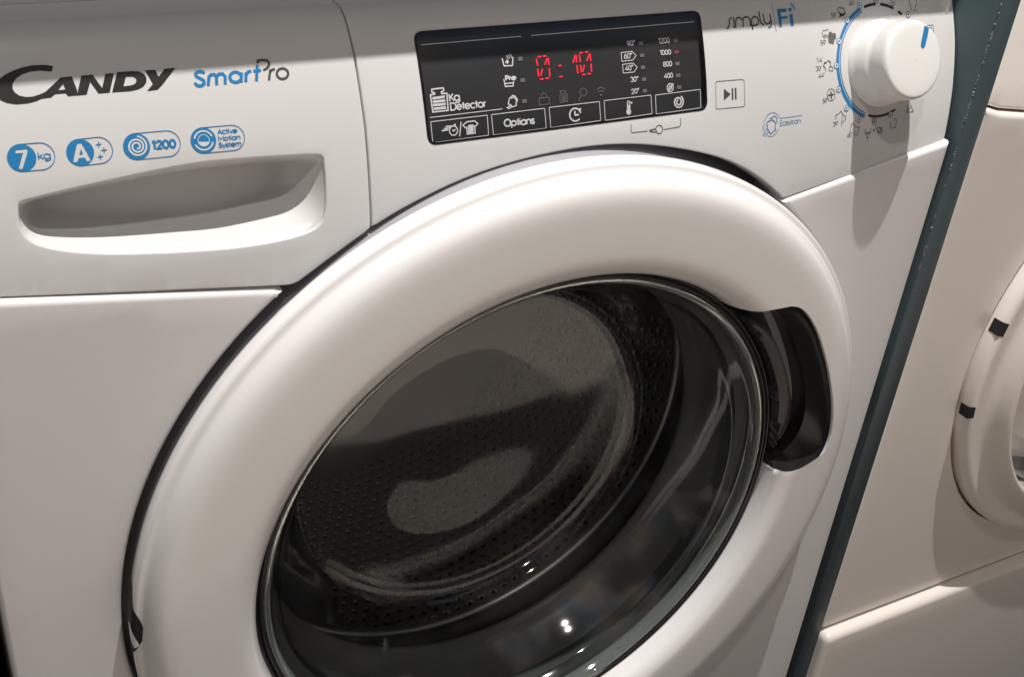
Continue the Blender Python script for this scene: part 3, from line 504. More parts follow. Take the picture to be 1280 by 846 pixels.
["spin_speed_marking","display",[["t","print",0.46,"800",[78.72,75.88],[84.56,75.95],2.54]]],
["spin_speed_marking","display",[["t","print",0.46,"400",[78.68,69.55],[84.46,69.6],2.5]]],
["spin_speed_marking","display",[["s","print",0.6,1,[[84.14,64.0],[84.03,63.44],[83.78,62.93],[83.42,62.51],[82.96,62.2],[82.45,62.02],[81.91,61.99],[81.38,62.11],[80.89,62.37],[80.49,62.75],[80.19,63.23],[80.03,63.77],[80.0,64.34],[80.12,64.89],[80.36,65.4],[80.73,65.82],[81.19,66.13],[81.7,66.31],[82.24,66.34],[82.77,66.22],[83.25,65.97],[83.66,65.59],[83.95,65.11],[84.12,64.57],[84.14,64.0]]],["s","print",0.5,1,[[82.91,64.1],[82.87,63.86],[82.76,63.64],[82.61,63.46],[82.43,63.33],[82.22,63.25],[82.0,63.24],[81.78,63.29],[81.59,63.4],[81.42,63.56],[81.3,63.76],[81.24,63.99],[81.23,64.24],[81.27,64.48],[81.38,64.69],[81.52,64.88],[81.71,65.01],[81.92,65.09],[82.14,65.1],[82.36,65.05],[82.55,64.94],[82.72,64.78],[82.84,64.57],[82.9,64.34],[82.91,64.1]]],["s","print",0.6,0,[[80.15,62.26],[84.56,66.28]]]]],
["key_outline","display",[["s","print",0.4,1,[[-64.97,58.99],[-64.88,59.2],[-64.65,59.29],[-33.36,59.62],[-33.12,59.53],[-33.02,59.32],[-33.19,49.64],[-33.3,49.42],[-33.54,49.32],[-64.52,48.73],[-64.75,48.81],[-64.85,49.02]]]]],
["key_outline","display",[["s","print",0.4,1,[[-30.61,59.34],[-30.51,59.55],[-30.27,59.65],[0.61,60.06],[0.86,59.97],[0.97,59.76],[1.16,49.89],[1.06,49.67],[0.81,49.57],[-30.02,49.2],[-30.26,49.29],[-30.37,49.51]]]]],
["key_outline","display",[["s","print",0.4,1,[[3.76,59.94],[3.87,60.16],[4.12,60.26],[34.77,60.59],[35.03,60.5],[35.15,60.28],[35.3,50.74],[35.19,50.51],[34.93,50.41],[4.32,49.58],[4.06,49.67],[3.95,49.89]]]]],
["key_outline","display",[["s","print",0.4,1,[[38.18,60.46],[38.29,60.69],[38.56,60.79],[68.4,61.15],[68.68,61.06],[68.8,60.83],[68.97,51.27],[68.86,51.03],[68.58,50.93],[38.6,50.15],[38.33,50.24],[38.21,50.46]]]]],
["key_outline","display",[["s","print",0.4,1,[[71.85,60.58],[71.97,60.81],[72.25,60.91],[102.13,61.46],[102.42,61.37],[102.54,61.14],[102.51,51.48],[102.39,51.24],[102.1,51.13],[72.19,50.48],[71.91,50.57],[71.79,50.8]]]]],
["key_symbol","display",[["s","print",0.65,1,[[-50.57,53.47],[-50.7,52.87],[-50.98,52.32],[-51.39,51.87],[-51.9,51.54],[-52.47,51.36],[-53.07,51.34],[-53.65,51.48],[-54.18,51.77],[-54.61,52.2],[-54.93,52.72],[-55.1,53.31],[-55.12,53.92],[-54.99,54.52],[-54.7,55.06],[-54.3,55.51],[-53.79,55.84],[-53.22,56.02],[-52.62,56.04],[-52.04,55.91],[-51.52,55.62],[-51.08,55.2],[-50.76,54.68],[-50.59,54.09],[-50.57,53.47]]],["s","print",0.6,0,[[-53.42,54.23],[-52.78,53.39],[-51.73,54.36]]],["s","print",0.9,0,[[-52.48,56.5],[-51.28,56.6]]],["s","print",0.7,0,[[-57.05,56.09],[-53.71,56.19]]],["s","print",0.7,0,[[-58.1,55.12],[-54.76,55.22]]],["s","print",0.7,0,[[-59.37,54.26],[-55.8,54.33]]],["s","print",0.6,0,[[-48.19,57.68],[-49.69,50.39]]],["s","print",0.65,1,[[-45.28,51.12],[-45.21,54.58],[-46.19,54.46],[-47.25,55.95],[-44.94,57.37],[-40.57,57.39],[-38.86,55.92],[-40.09,54.73],[-40.82,54.81],[-40.75,51.23]]],["s","print",1.0,0,[[-44.43,55.16],[-41.37,55.21]]],["s","print",1.0,0,[[-44.52,54.17],[-41.46,54.22]]],["s","print",1.0,0,[[-44.61,53.18],[-41.55,53.22]]],["s","print",2.0,0,[[-44.7,52.19],[-41.64,52.23]]]]],
["key_symbol","display",[["s","print",0.9,0,[[22.89,55.55],[22.63,56.34],[22.19,57.05],[21.6,57.64],[20.88,58.07],[20.08,58.32],[19.24,58.38],[18.42,58.24],[17.66,57.91],[17.01,57.41],[16.5,56.77],[16.17,56.03],[16.02,55.22],[16.08,54.41],[16.34,53.62],[16.79,52.91],[17.39,52.32],[18.11,51.89],[18.91,51.63],[19.75,51.58],[20.57,51.72],[21.33,52.05],[21.98,52.55]]],["s","print",0.9,0,[[19.32,57.06],[19.36,54.82],[21.68,54.78]]],["p","print",[[[21.06,57.8],[23.42,58.22],[22.84,56.11]]]]]],
["key_symbol","display",[["p","print",[[[55.22,53.18],[55.08,52.61],[54.72,52.13],[54.21,51.82],[53.61,51.73],[53.01,51.86],[52.49,52.19],[52.12,52.69],[51.96,53.27],[52.03,53.87],[52.32,54.39],[52.79,54.76],[53.37,54.93],[53.98,54.88],[54.53,54.61],[54.96,54.17],[55.19,53.6]]]],["s","print",0.6,0,[[52.91,54.39],[53.04,58.69],[53.83,59.24],[54.52,58.56],[54.55,54.42]]],["s","print",1.0,0,[[53.46,53.72],[53.82,57.08]]],["s","print",0.4,1,[[56.13,58.11],[56.11,58.0],[56.05,57.9],[55.98,57.82],[55.88,57.76],[55.77,57.73],[55.65,57.72],[55.54,57.75],[55.44,57.8],[55.35,57.88],[55.28,57.97],[55.25,58.08],[55.24,58.19],[55.26,58.3],[55.31,58.4],[55.39,58.48],[55.49,58.54],[55.6,58.58],[55.71,58.58],[55.83,58.56],[55.93,58.5],[56.02,58.43],[56.08,58.33],[56.12,58.23],[56.13,58.11]]]]],
["key_symbol","display",[["s","print",0.9,0,[[89.07,58.82],[89.81,58.04],[90.29,57.09],[90.47,56.07],[90.36,55.06],[89.98,54.16],[89.36,53.45],[88.58,52.96],[87.7,52.75],[86.8,52.81],[85.97,53.13],[85.28,53.67],[84.78,54.37],[84.5,55.15],[84.46,55.96],[84.66,56.71],[85.05,57.35],[85.61,57.82],[86.26,58.1],[86.96,58.16],[87.62,58.01],[88.21,57.69],[88.66,57.22],[88.96,56.66],[89.07,56.06],[89.01,55.49],[88.79,54.98],[88.44,54.58],[88.0,54.32],[87.51,54.21],[87.03,54.25],[86.59,54.42],[86.23,54.71],[85.98,55.06],[85.85,55.45],[85.85,55.83],[85.95,56.16],[86.15,56.44],[86.41,56.62],[86.7,56.71],[86.99,56.7]]]]],
["clock_digit","display",[["s","red",0.85,0,[[0.03,86.74],[2.01,86.75]]],["s","red",0.85,0,[[3.15,86.86],[5.25,86.86]]],["s","red",0.85,0,[[-0.94,85.85],[-0.62,82.2]]],["s","red",0.85,0,[[6.12,85.83],[6.15,82.04]]],["s","red",0.85,0,[[5.64,85.62],[3.64,82.37]]],["s","red",0.85,0,[[-0.82,80.77],[-0.79,76.65]]],["s","red",0.85,0,[[1.96,80.41],[0.5,77.04]]],["s","red",0.85,0,[[6.07,80.59],[5.94,76.13]]],["s","red",0.85,0,[[-0.12,75.24],[1.97,75.22]]],["s","red",0.85,0,[[3.12,75.38],[5.4,75.39]]]]],
["clock_colon","display",[["s","red",0.85,0,[[11.87,81.28],[13.78,81.34]]],["s","red",0.85,0,[[11.71,75.58],[13.73,75.62]]]]],
["clock_digit","display",[["s","red",0.85,0,[[20.82,82.09],[22.95,86.11]]],["s","red",0.85,0,[[23.31,86.18],[23.1,82.17]]],["s","red",0.85,0,[[23.15,80.79],[23.17,76.36]]]]],
["clock_digit","display",[["s","red",0.85,0,[[25.6,87.06],[27.65,87.06]]],["s","red",0.85,0,[[29.13,87.16],[31.19,87.17]]],["s","red",0.85,0,[[25.47,86.18],[25.33,82.26]]],["s","red",0.85,0,[[32.11,86.21],[31.92,82.28]]],["s","red",0.85,0,[[31.59,85.9],[29.46,82.45]]],["s","red",0.85,0,[[25.37,80.78],[25.45,76.83]]],["s","red",0.85,0,[[27.81,80.6],[26.29,77.01]]],["s","red",0.85,0,[[31.97,80.94],[31.84,76.59]]],["s","red",0.85,0,[[25.82,75.57],[27.89,75.61]]],["s","red",0.85,0,[[29.08,75.71],[31.32,75.74]]]]],
["child_lock_marking","panel",[["s","dark2",0.35,0,[[52.7,46.95],[52.78,42.84],[53.65,42.2],[63.6,42.14]]],["s","dark2",0.35,0,[[74.37,41.91],[84.74,42.3],[85.91,42.93],[86.0,47.03]]],["s","dark2",0.45,1,[[73.69,41.98],[73.6,41.38],[73.36,40.85],[72.99,40.4],[72.51,40.08],[71.96,39.9],[71.37,39.88],[70.78,40.02],[70.24,40.31],[69.77,40.72],[69.42,41.24],[69.21,41.82],[69.14,42.42],[69.23,43.01],[69.47,43.55],[69.85,43.99],[70.33,44.31],[70.88,44.49],[71.47,44.51],[72.05,44.37],[72.59,44.09],[73.06,43.68],[73.41,43.16],[73.62,42.58],[73.69,41.98]]],["s","dark2",0.5,0,[[69.27,42.87],[65.07,42.36],[65.5,41.39],[66.64,41.74],[67.53,41.01],[69.57,41.36]]]]],
["start_button","panel",[["s","dark2",0.3,1,[[112.28,65.0],[130.57,64.68],[131.68,63.92],[131.45,49.96],[130.51,49.36],[111.52,49.71],[110.86,50.44],[111.39,64.41]]],["p","dark2",[[[116.93,60.63],[116.62,54.18],[121.5,57.13]]]],["p","dark2",[[[122.47,60.4],[123.5,60.41],[123.44,54.0],[122.29,54.01]]]],["p","dark2",[[[124.65,60.36],[125.8,60.35],[125.75,53.98],[124.6,53.99]]]]]],
["wifi_lettering","panel",[["s","dark",0.72,0,[[122.28,93.25],[123.7,93.79],[124.73,95.81],[124.88,97.68],[125.89,98.88],[127.28,99.09]]],["s","dark",0.72,0,[[128.33,98.95],[127.77,93.22]]],["s","dark",0.72,0,[[128.86,93.28],[129.57,97.63],[131.05,99.01],[133.17,98.69],[134.67,96.93],[134.23,93.51]]],["s","dark",0.72,0,[[134.65,97.77],[135.93,98.87],[138.42,99.03],[139.8,97.48],[139.7,93.49]]],["s","dark",0.72,0,[[141.06,91.59],[140.59,94.91],[141.23,97.82],[143.36,98.97],[145.44,98.22],[146.11,96.29],[144.78,94.25],[141.13,93.82]]],["s","dark",0.72,0,[[147.01,101.52],[147.18,95.38],[149.43,93.77]]],["s","dark",0.72,0,[[149.89,99.89],[150.0,95.64],[151.43,94.08],[153.74,94.58],[154.85,96.22]]],["s","dark",0.72,0,[[154.73,99.84],[155.03,94.94],[154.48,92.84],[152.47,91.77]]],["s","blue",0.3,0,[[157.11,104.82],[157.89,89.23]]],["p","blue",[[[160.36,102.1],[167.43,102.03],[167.23,100.25],[162.86,100.26],[162.72,97.83],[167.55,97.83],[167.36,96.38],[162.77,96.42],[162.47,91.95],[160.65,91.93]]]],["p","blue",[[[169.24,98.72],[171.53,98.73],[171.49,92.07],[169.19,91.99]]]],["p","blue",[[[171.27,101.19],[171.11,100.79],[170.8,100.45],[170.38,100.23],[169.91,100.15],[169.46,100.23],[169.09,100.44],[168.84,100.78],[168.77,101.18],[168.87,101.59],[169.13,101.95],[169.52,102.22],[169.98,102.35],[170.45,102.33],[170.86,102.16],[171.15,101.86],[171.28,101.48]]]],["s","blue",0.35,0,[[170.88,103.95],[171.33,103.86],[171.75,103.69],[172.12,103.46],[172.44,103.18],[172.68,102.84],[172.85,102.47],[172.94,102.07],[172.95,101.66],[172.88,101.24],[172.72,100.84]]],["s","blue",0.35,0,[[171.11,104.8],[171.69,104.67],[172.23,104.45],[172.71,104.14],[173.11,103.75],[173.42,103.3],[173.64,102.8],[173.75,102.26],[173.76,101.69],[173.66,101.13],[173.45,100.58]]]]],
["easy_iron_marking","panel",[["s","blue",0.5,1,[[147.52,37.75],[148.55,39.16],[150.32,39.4],[151.72,40.09],[153.17,39.13],[154.82,37.32],[153.99,35.48],[154.77,33.75],[152.67,32.85],[151.28,31.88],[149.99,32.84],[149.4,34.27],[147.95,35.24],[148.44,36.43]]],["s","blue",0.4,0,[[149.78,39.72],[150.46,41.03],[152.06,41.15],[153.11,42.29],[155.64,40.54],[155.31,39.2],[155.88,37.77]]],["s","blue",0.5,0,[[147.8,34.29],[145.09,31.4]]],["s","blue",0.5,0,[[149.28,32.91],[146.36,30.72]]],["s","blue",0.3,0,[[145.69,33.95],[145.41,37.13],[146.4,40.86],[148.84,43.36],[151.67,44.06],[154.16,43.64],[156.32,42.13],[157.97,40.19],[174.74,40.42]]],["s","blue",0.3,0,[[156.91,34.09],[154.88,31.52],[152.44,30.25],[148.49,30.78]]],["t","blue",0.32,"EasyIron",[158.1,35.77],[173.69,35.93],3.06]]],
["programme_scale","panel",[["s","blue",2.1,0,[[224.94,99.0],[222.65,98.02],[220.43,96.88],[218.3,95.57],[216.27,94.12],[214.36,92.52],[212.56,90.79],[210.9,88.93],[209.37,86.95],[208.0,84.87],[206.78,82.69],[205.72,80.43],[204.83,78.1],[204.11,75.71],[203.57,73.28],[203.2,70.81],[203.02,68.32],[203.02,65.82],[203.2,63.33],[203.57,60.86],[204.11,58.43],[204.83,56.04],[205.72,53.71],[206.78,51.45],[208.0,49.27],[209.37,47.19],[210.9,45.21],[212.56,43.35],[214.36,41.62],[216.27,40.02],[218.3,38.57],[220.43,37.26],[222.65,36.12],[224.94,35.14]]],["s","blue",0.65,0,[[225.66,97.13],[223.5,96.21],[221.41,95.13],[219.41,93.91],[217.5,92.54],[215.69,91.03],[214.0,89.4],[212.44,87.65],[211.0,85.79],[209.71,83.83],[208.56,81.78],[207.56,79.65],[206.72,77.46],[206.04,75.21],[205.53,72.91],[205.19,70.59],[205.02,68.24],[205.02,65.9],[205.19,63.55],[205.53,61.23],[206.04,58.93],[206.72,56.68],[207.56,54.49],[208.56,52.36],[209.71,50.31],[211.0,48.35],[212.44,46.49],[214.0,44.74],[215.69,43.11],[217.5,41.6],[219.41,40.23],[221.41,39.01],[223.5,37.93],[225.66,37.01]]],["s","dark",1.6,0,[[227.83,99.75],[229.73,100.24],[231.65,100.61],[233.59,100.88],[235.54,101.03],[237.5,101.07]]],["s","dark",1.6,0,[[241.34,100.82],[243.51,100.48],[245.66,100.0],[247.76,99.39],[249.83,98.64],[251.84,97.76]]],["s","dark",1.6,0,[[255.22,95.9],[255.82,95.52],[256.41,95.12],[256.99,94.72],[257.57,94.29],[258.13,93.86]]],["s","dark",1.5,0,[[228.1,35.35],[230.59,34.74],[233.11,34.32],[235.66,34.11],[238.22,34.09],[240.78,34.26],[243.31,34.64],[245.8,35.21],[248.25,35.97],[250.62,36.92]]],["p","white",[[[226.04,100.92],[225.81,101.8],[225.16,102.44],[224.29,102.67],[223.41,102.44],[222.77,101.8],[222.54,100.92],[222.77,100.05],[223.41,99.4],[224.29,99.17],[225.16,99.4],[225.81,100.05]]]],["s","blue",0.35,1,[[226.04,100.92],[225.91,101.59],[225.53,102.16],[224.96,102.54],[224.29,102.67],[223.62,102.54],[223.05,102.16],[222.67,101.59],[222.54,100.92],[222.67,100.25],[223.05,99.68],[223.62,99.3],[224.29,99.17],[224.96,99.3],[225.53,99.68],[225.91,100.25]]],["p","blue",[[[224.94,100.92],[224.75,101.38],[224.29,101.57],[223.83,101.38],[223.64,100.92],[223.83,100.46],[224.29,100.27],[224.75,100.46]]]],["p","white",[[[214.87,92.98],[214.64,93.86],[214.0,94.5],[213.12,94.73],[212.25,94.5],[211.6,93.86],[211.37,92.98],[211.6,92.11],[212.25,91.46],[213.12,91.23],[214.0,91.46],[214.64,92.11]]]],["s","blue",0.35,1,[[214.87,92.98],[214.74,93.65],[214.36,94.22],[213.79,94.6],[213.12,94.73],[212.45,94.6],[211.88,94.22],[211.5,93.65],[211.37,92.98],[211.5,92.31],[211.88,91.74],[212.45,91.36],[213.12,91.23],[213.79,91.36],[214.36,91.74],[214.74,92.31]]],["p","blue",[[[213.77,92.98],[213.58,93.44],[213.12,93.63],[212.66,93.44],[212.47,92.98],[212.66,92.52],[213.12,92.33],[213.58,92.52]]]],["p","white",[[[206.85,81.15],[206.62,82.03],[205.97,82.67],[205.1,82.9],[204.22,82.67],[203.58,82.03],[203.35,81.15],[203.58,80.28],[204.22,79.63],[205.1,79.4],[205.97,79.63],[206.62,80.28]]]],["s","blue",0.35,1,[[206.85,81.15],[206.72,81.82],[206.34,82.39],[205.77,82.77],[205.1,82.9],[204.43,82.77],[203.86,82.39],[203.48,81.82],[203.35,81.15],[203.48,80.48],[203.86,79.91],[204.43,79.53],[205.1,79.4],[205.77,79.53],[206.34,79.91],[206.72,80.48]]],["p","blue",[[[205.75,81.15],[205.56,81.61],[205.1,81.8],[204.64,81.61],[204.45,81.15],[204.64,80.69],[205.1,80.5],[205.56,80.69]]]],["p","white",[[[203.55,67.26],[203.32,68.14],[202.68,68.78],[201.8,69.01],[200.93,68.78],[200.28,68.14],[200.05,67.26],[200.28,66.39],[200.93,65.74],[201.8,65.51],[202.68,65.74],[203.32,66.39]]]],["s","blue",0.35,1,[[203.55,67.26],[203.42,67.93],[203.04,68.5],[202.47,68.88],[201.8,69.01],[201.13,68.88],[200.56,68.5],[200.18,67.93],[200.05,67.26],[200.18,66.59],[200.56,66.02],[201.13,65.64],[201.8,65.51],[202.47,65.64],[203.04,66.02],[203.42,66.59]]],["p","blue",[[[202.45,67.26],[202.26,67.72],[201.8,67.91],[201.34,67.72],[201.15,67.26],[201.34,66.8],[201.8,66.61],[202.26,66.8]]]],["p","white",[[[204.94,53.29],[204.71,54.16],[204.06,54.81],[203.19,55.04],[202.31,54.81],[201.67,54.16],[201.44,53.29],[201.67,52.41],[202.31,51.77],[203.19,51.54],[204.06,51.77],[204.71,52.41]]]],["s","blue",0.35,1,[[204.94,53.29],[204.81,53.96],[204.43,54.53],[203.86,54.91],[203.19,55.04],[202.52,54.91],[201.95,54.53],[201.57,53.96],[201.44,53.29],[201.57,52.62],[201.95,52.05],[202.52,51.67],[203.19,51.54],[203.86,51.67],[204.43,52.05],[204.81,52.62]]],["p","blue",[[[203.84,53.29],[203.65,53.75],[203.19,53.94],[202.73,53.75],[202.54,53.29],[202.73,52.83],[203.19,52.64],[203.65,52.83]]]],["p","white",[[[211.51,41.59],[211.28,42.47],[210.63,43.11],[209.76,43.34],[208.88,43.11],[208.24,42.47],[208.01,41.59],[208.24,40.72],[208.88,40.07],[209.76,39.84],[210.63,40.07],[211.28,40.72]]]],["s","blue",0.35,1,[[211.51,41.59],[211.38,42.26],[211.0,42.83],[210.43,43.21],[209.76,43.34],[209.09,43.21],[208.52,42.83],[208.14,42.26],[208.01,41.59],[208.14,40.92],[208.52,40.35],[209.09,39.97],[209.76,39.84],[210.43,39.97],[211.0,40.35],[211.38,40.92]]],["p","blue",[[[210.41,41.59],[210.22,42.05],[209.76,42.24],[209.3,42.05],[209.11,41.59],[209.3,41.13],[209.76,40.94],[210.22,41.13]]]],["p","white",[[[222.25,33.69],[222.02,34.56],[221.38,35.21],[220.5,35.44],[219.62,35.21],[218.98,34.56],[218.75,33.69],[218.98,32.81],[219.62,32.17],[220.5,31.94],[221.38,32.17],[222.02,32.81]]]],["s","blue",0.35,1,[[222.25,33.69],[222.12,34.36],[221.74,34.93],[221.17,35.31],[220.5,35.44],[219.83,35.31],[219.26,34.93],[218.88,34.36],[218.75,33.69],[218.88,33.02],[219.26,32.45],[219.83,32.07],[220.5,31.94],[221.17,32.07],[221.74,32.45],[222.12,33.02]]],["p","blue",[[[221.15,33.69],[220.96,34.15],[220.5,34.34],[220.04,34.15],[219.85,33.69],[220.04,33.23],[220.5,33.04],[220.96,33.23]]]],["p","white",[[[235.12,31.22],[234.89,32.09],[234.25,32.74],[233.37,32.97],[232.5,32.74],[231.85,32.09],[231.62,31.22],[231.85,30.34],[232.5,29.7],[233.37,29.47],[234.25,29.7],[234.89,30.34]]]],["s","dark",0.35,1,[[235.12,31.22],[234.99,31.89],[234.61,32.46],[234.04,32.84],[233.37,32.97],[232.7,32.84],[232.13,32.46],[231.75,31.89],[231.62,31.22],[231.75,30.55],[232.13,29.98],[232.7,29.6],[233.37,29.47],[234.04,29.6],[234.61,29.98],[234.99,30.55]]],["p","dark",[[[234.02,31.22],[233.83,31.68],[233.37,31.87],[232.91,31.68],[232.72,31.22],[232.91,30.76],[233.37,30.57],[233.83,30.76]]]],["p","white",[[[248.25,34.21],[248.02,35.09],[247.38,35.73],[246.5,35.96],[245.62,35.73],[244.98,35.09],[244.75,34.21],[244.98,33.34],[245.62,32.69],[246.5,32.46],[247.38,32.69],[248.02,33.34]]]],["s","dark",0.35,1,[[248.25,34.21],[248.12,34.88],[247.74,35.45],[247.17,35.83],[246.5,35.96],[245.83,35.83],[245.26,35.45],[244.88,34.88],[244.75,34.21],[244.88,33.54],[245.26,32.97],[245.83,32.59],[246.5,32.46],[247.17,32.59],[247.74,32.97],[248.12,33.54]]],["p","dark",[[[247.15,34.21],[246.96,34.67],[246.5,34.86],[246.04,34.67],[245.85,34.21],[246.04,33.75],[246.5,33.56],[246.96,33.75]]]],["p","white",[[[253.6,101.24],[253.37,102.11],[252.72,102.76],[251.85,102.99],[250.97,102.76],[250.33,102.11],[250.1,101.24],[250.33,100.36],[250.97,99.72],[251.85,99.49],[252.72,99.72],[253.37,100.36]]]],["s","dark",0.35,1,[[253.6,101.24],[253.47,101.91],[253.09,102.48],[252.52,102.86],[251.85,102.99],[251.18,102.86],[250.61,102.48],[250.23,101.91],[250.1,101.24],[250.23,100.57],[250.61,100.0],[251.18,99.62],[251.85,99.49],[252.52,99.62],[253.09,100.0],[253.47,100.57]]],["p","dark",[[[252.5,101.24],[252.31,101.7],[251.85,101.89],[251.39,101.7],[251.2,101.24],[251.39,100.78],[251.85,100.59],[252.31,100.78]]]],["p","white",[[[265.2,93.54],[264.97,94.42],[264.32,95.06],[263.45,95.29],[262.57,95.06],[261.93,94.42],[261.7,93.54],[261.93,92.67],[262.57,92.02],[263.45,91.79],[264.32,92.02],[264.97,92.67]]]],["s","dark",0.35,1,[[265.2,93.54],[265.07,94.21],[264.69,94.78],[264.12,95.16],[263.45,95.29],[262.78,95.16],[262.21,94.78],[261.83,94.21],[261.7,93.54],[261.83,92.87],[262.21,92.3],[262.78,91.92],[263.45,91.79],[264.12,91.92],[264.69,92.3],[265.07,92.87]]],["p","dark",[[[264.1,93.54],[263.91,94.0],[263.45,94.19],[262.99,94.0],[262.8,93.54],[262.99,93.08],[263.45,92.89],[263.91,93.08]]]],["p","white",[[[239.96,103.33],[239.73,104.2],[239.09,104.85],[238.21,105.08],[237.34,104.85],[236.69,104.2],[236.46,103.33],[236.69,102.45],[237.34,101.81],[238.21,101.58],[239.09,101.81],[239.73,102.45]]]],["s","dark",0.35,1,[[239.96,103.33],[239.83,104.0],[239.45,104.57],[238.88,104.95],[238.21,105.08],[237.54,104.95],[236.97,104.57],[236.59,104.0],[236.46,103.33],[236.59,102.66],[236.97,102.09],[237.54,101.71],[238.21,101.58],[238.88,101.71],[239.45,102.09],[239.83,102.66]]],["p","dark",[[[238.86,103.33],[238.67,103.79],[238.21,103.98],[237.75,103.79],[237.56,103.33],[237.75,102.87],[238.21,102.68],[238.67,102.87]]]]]],
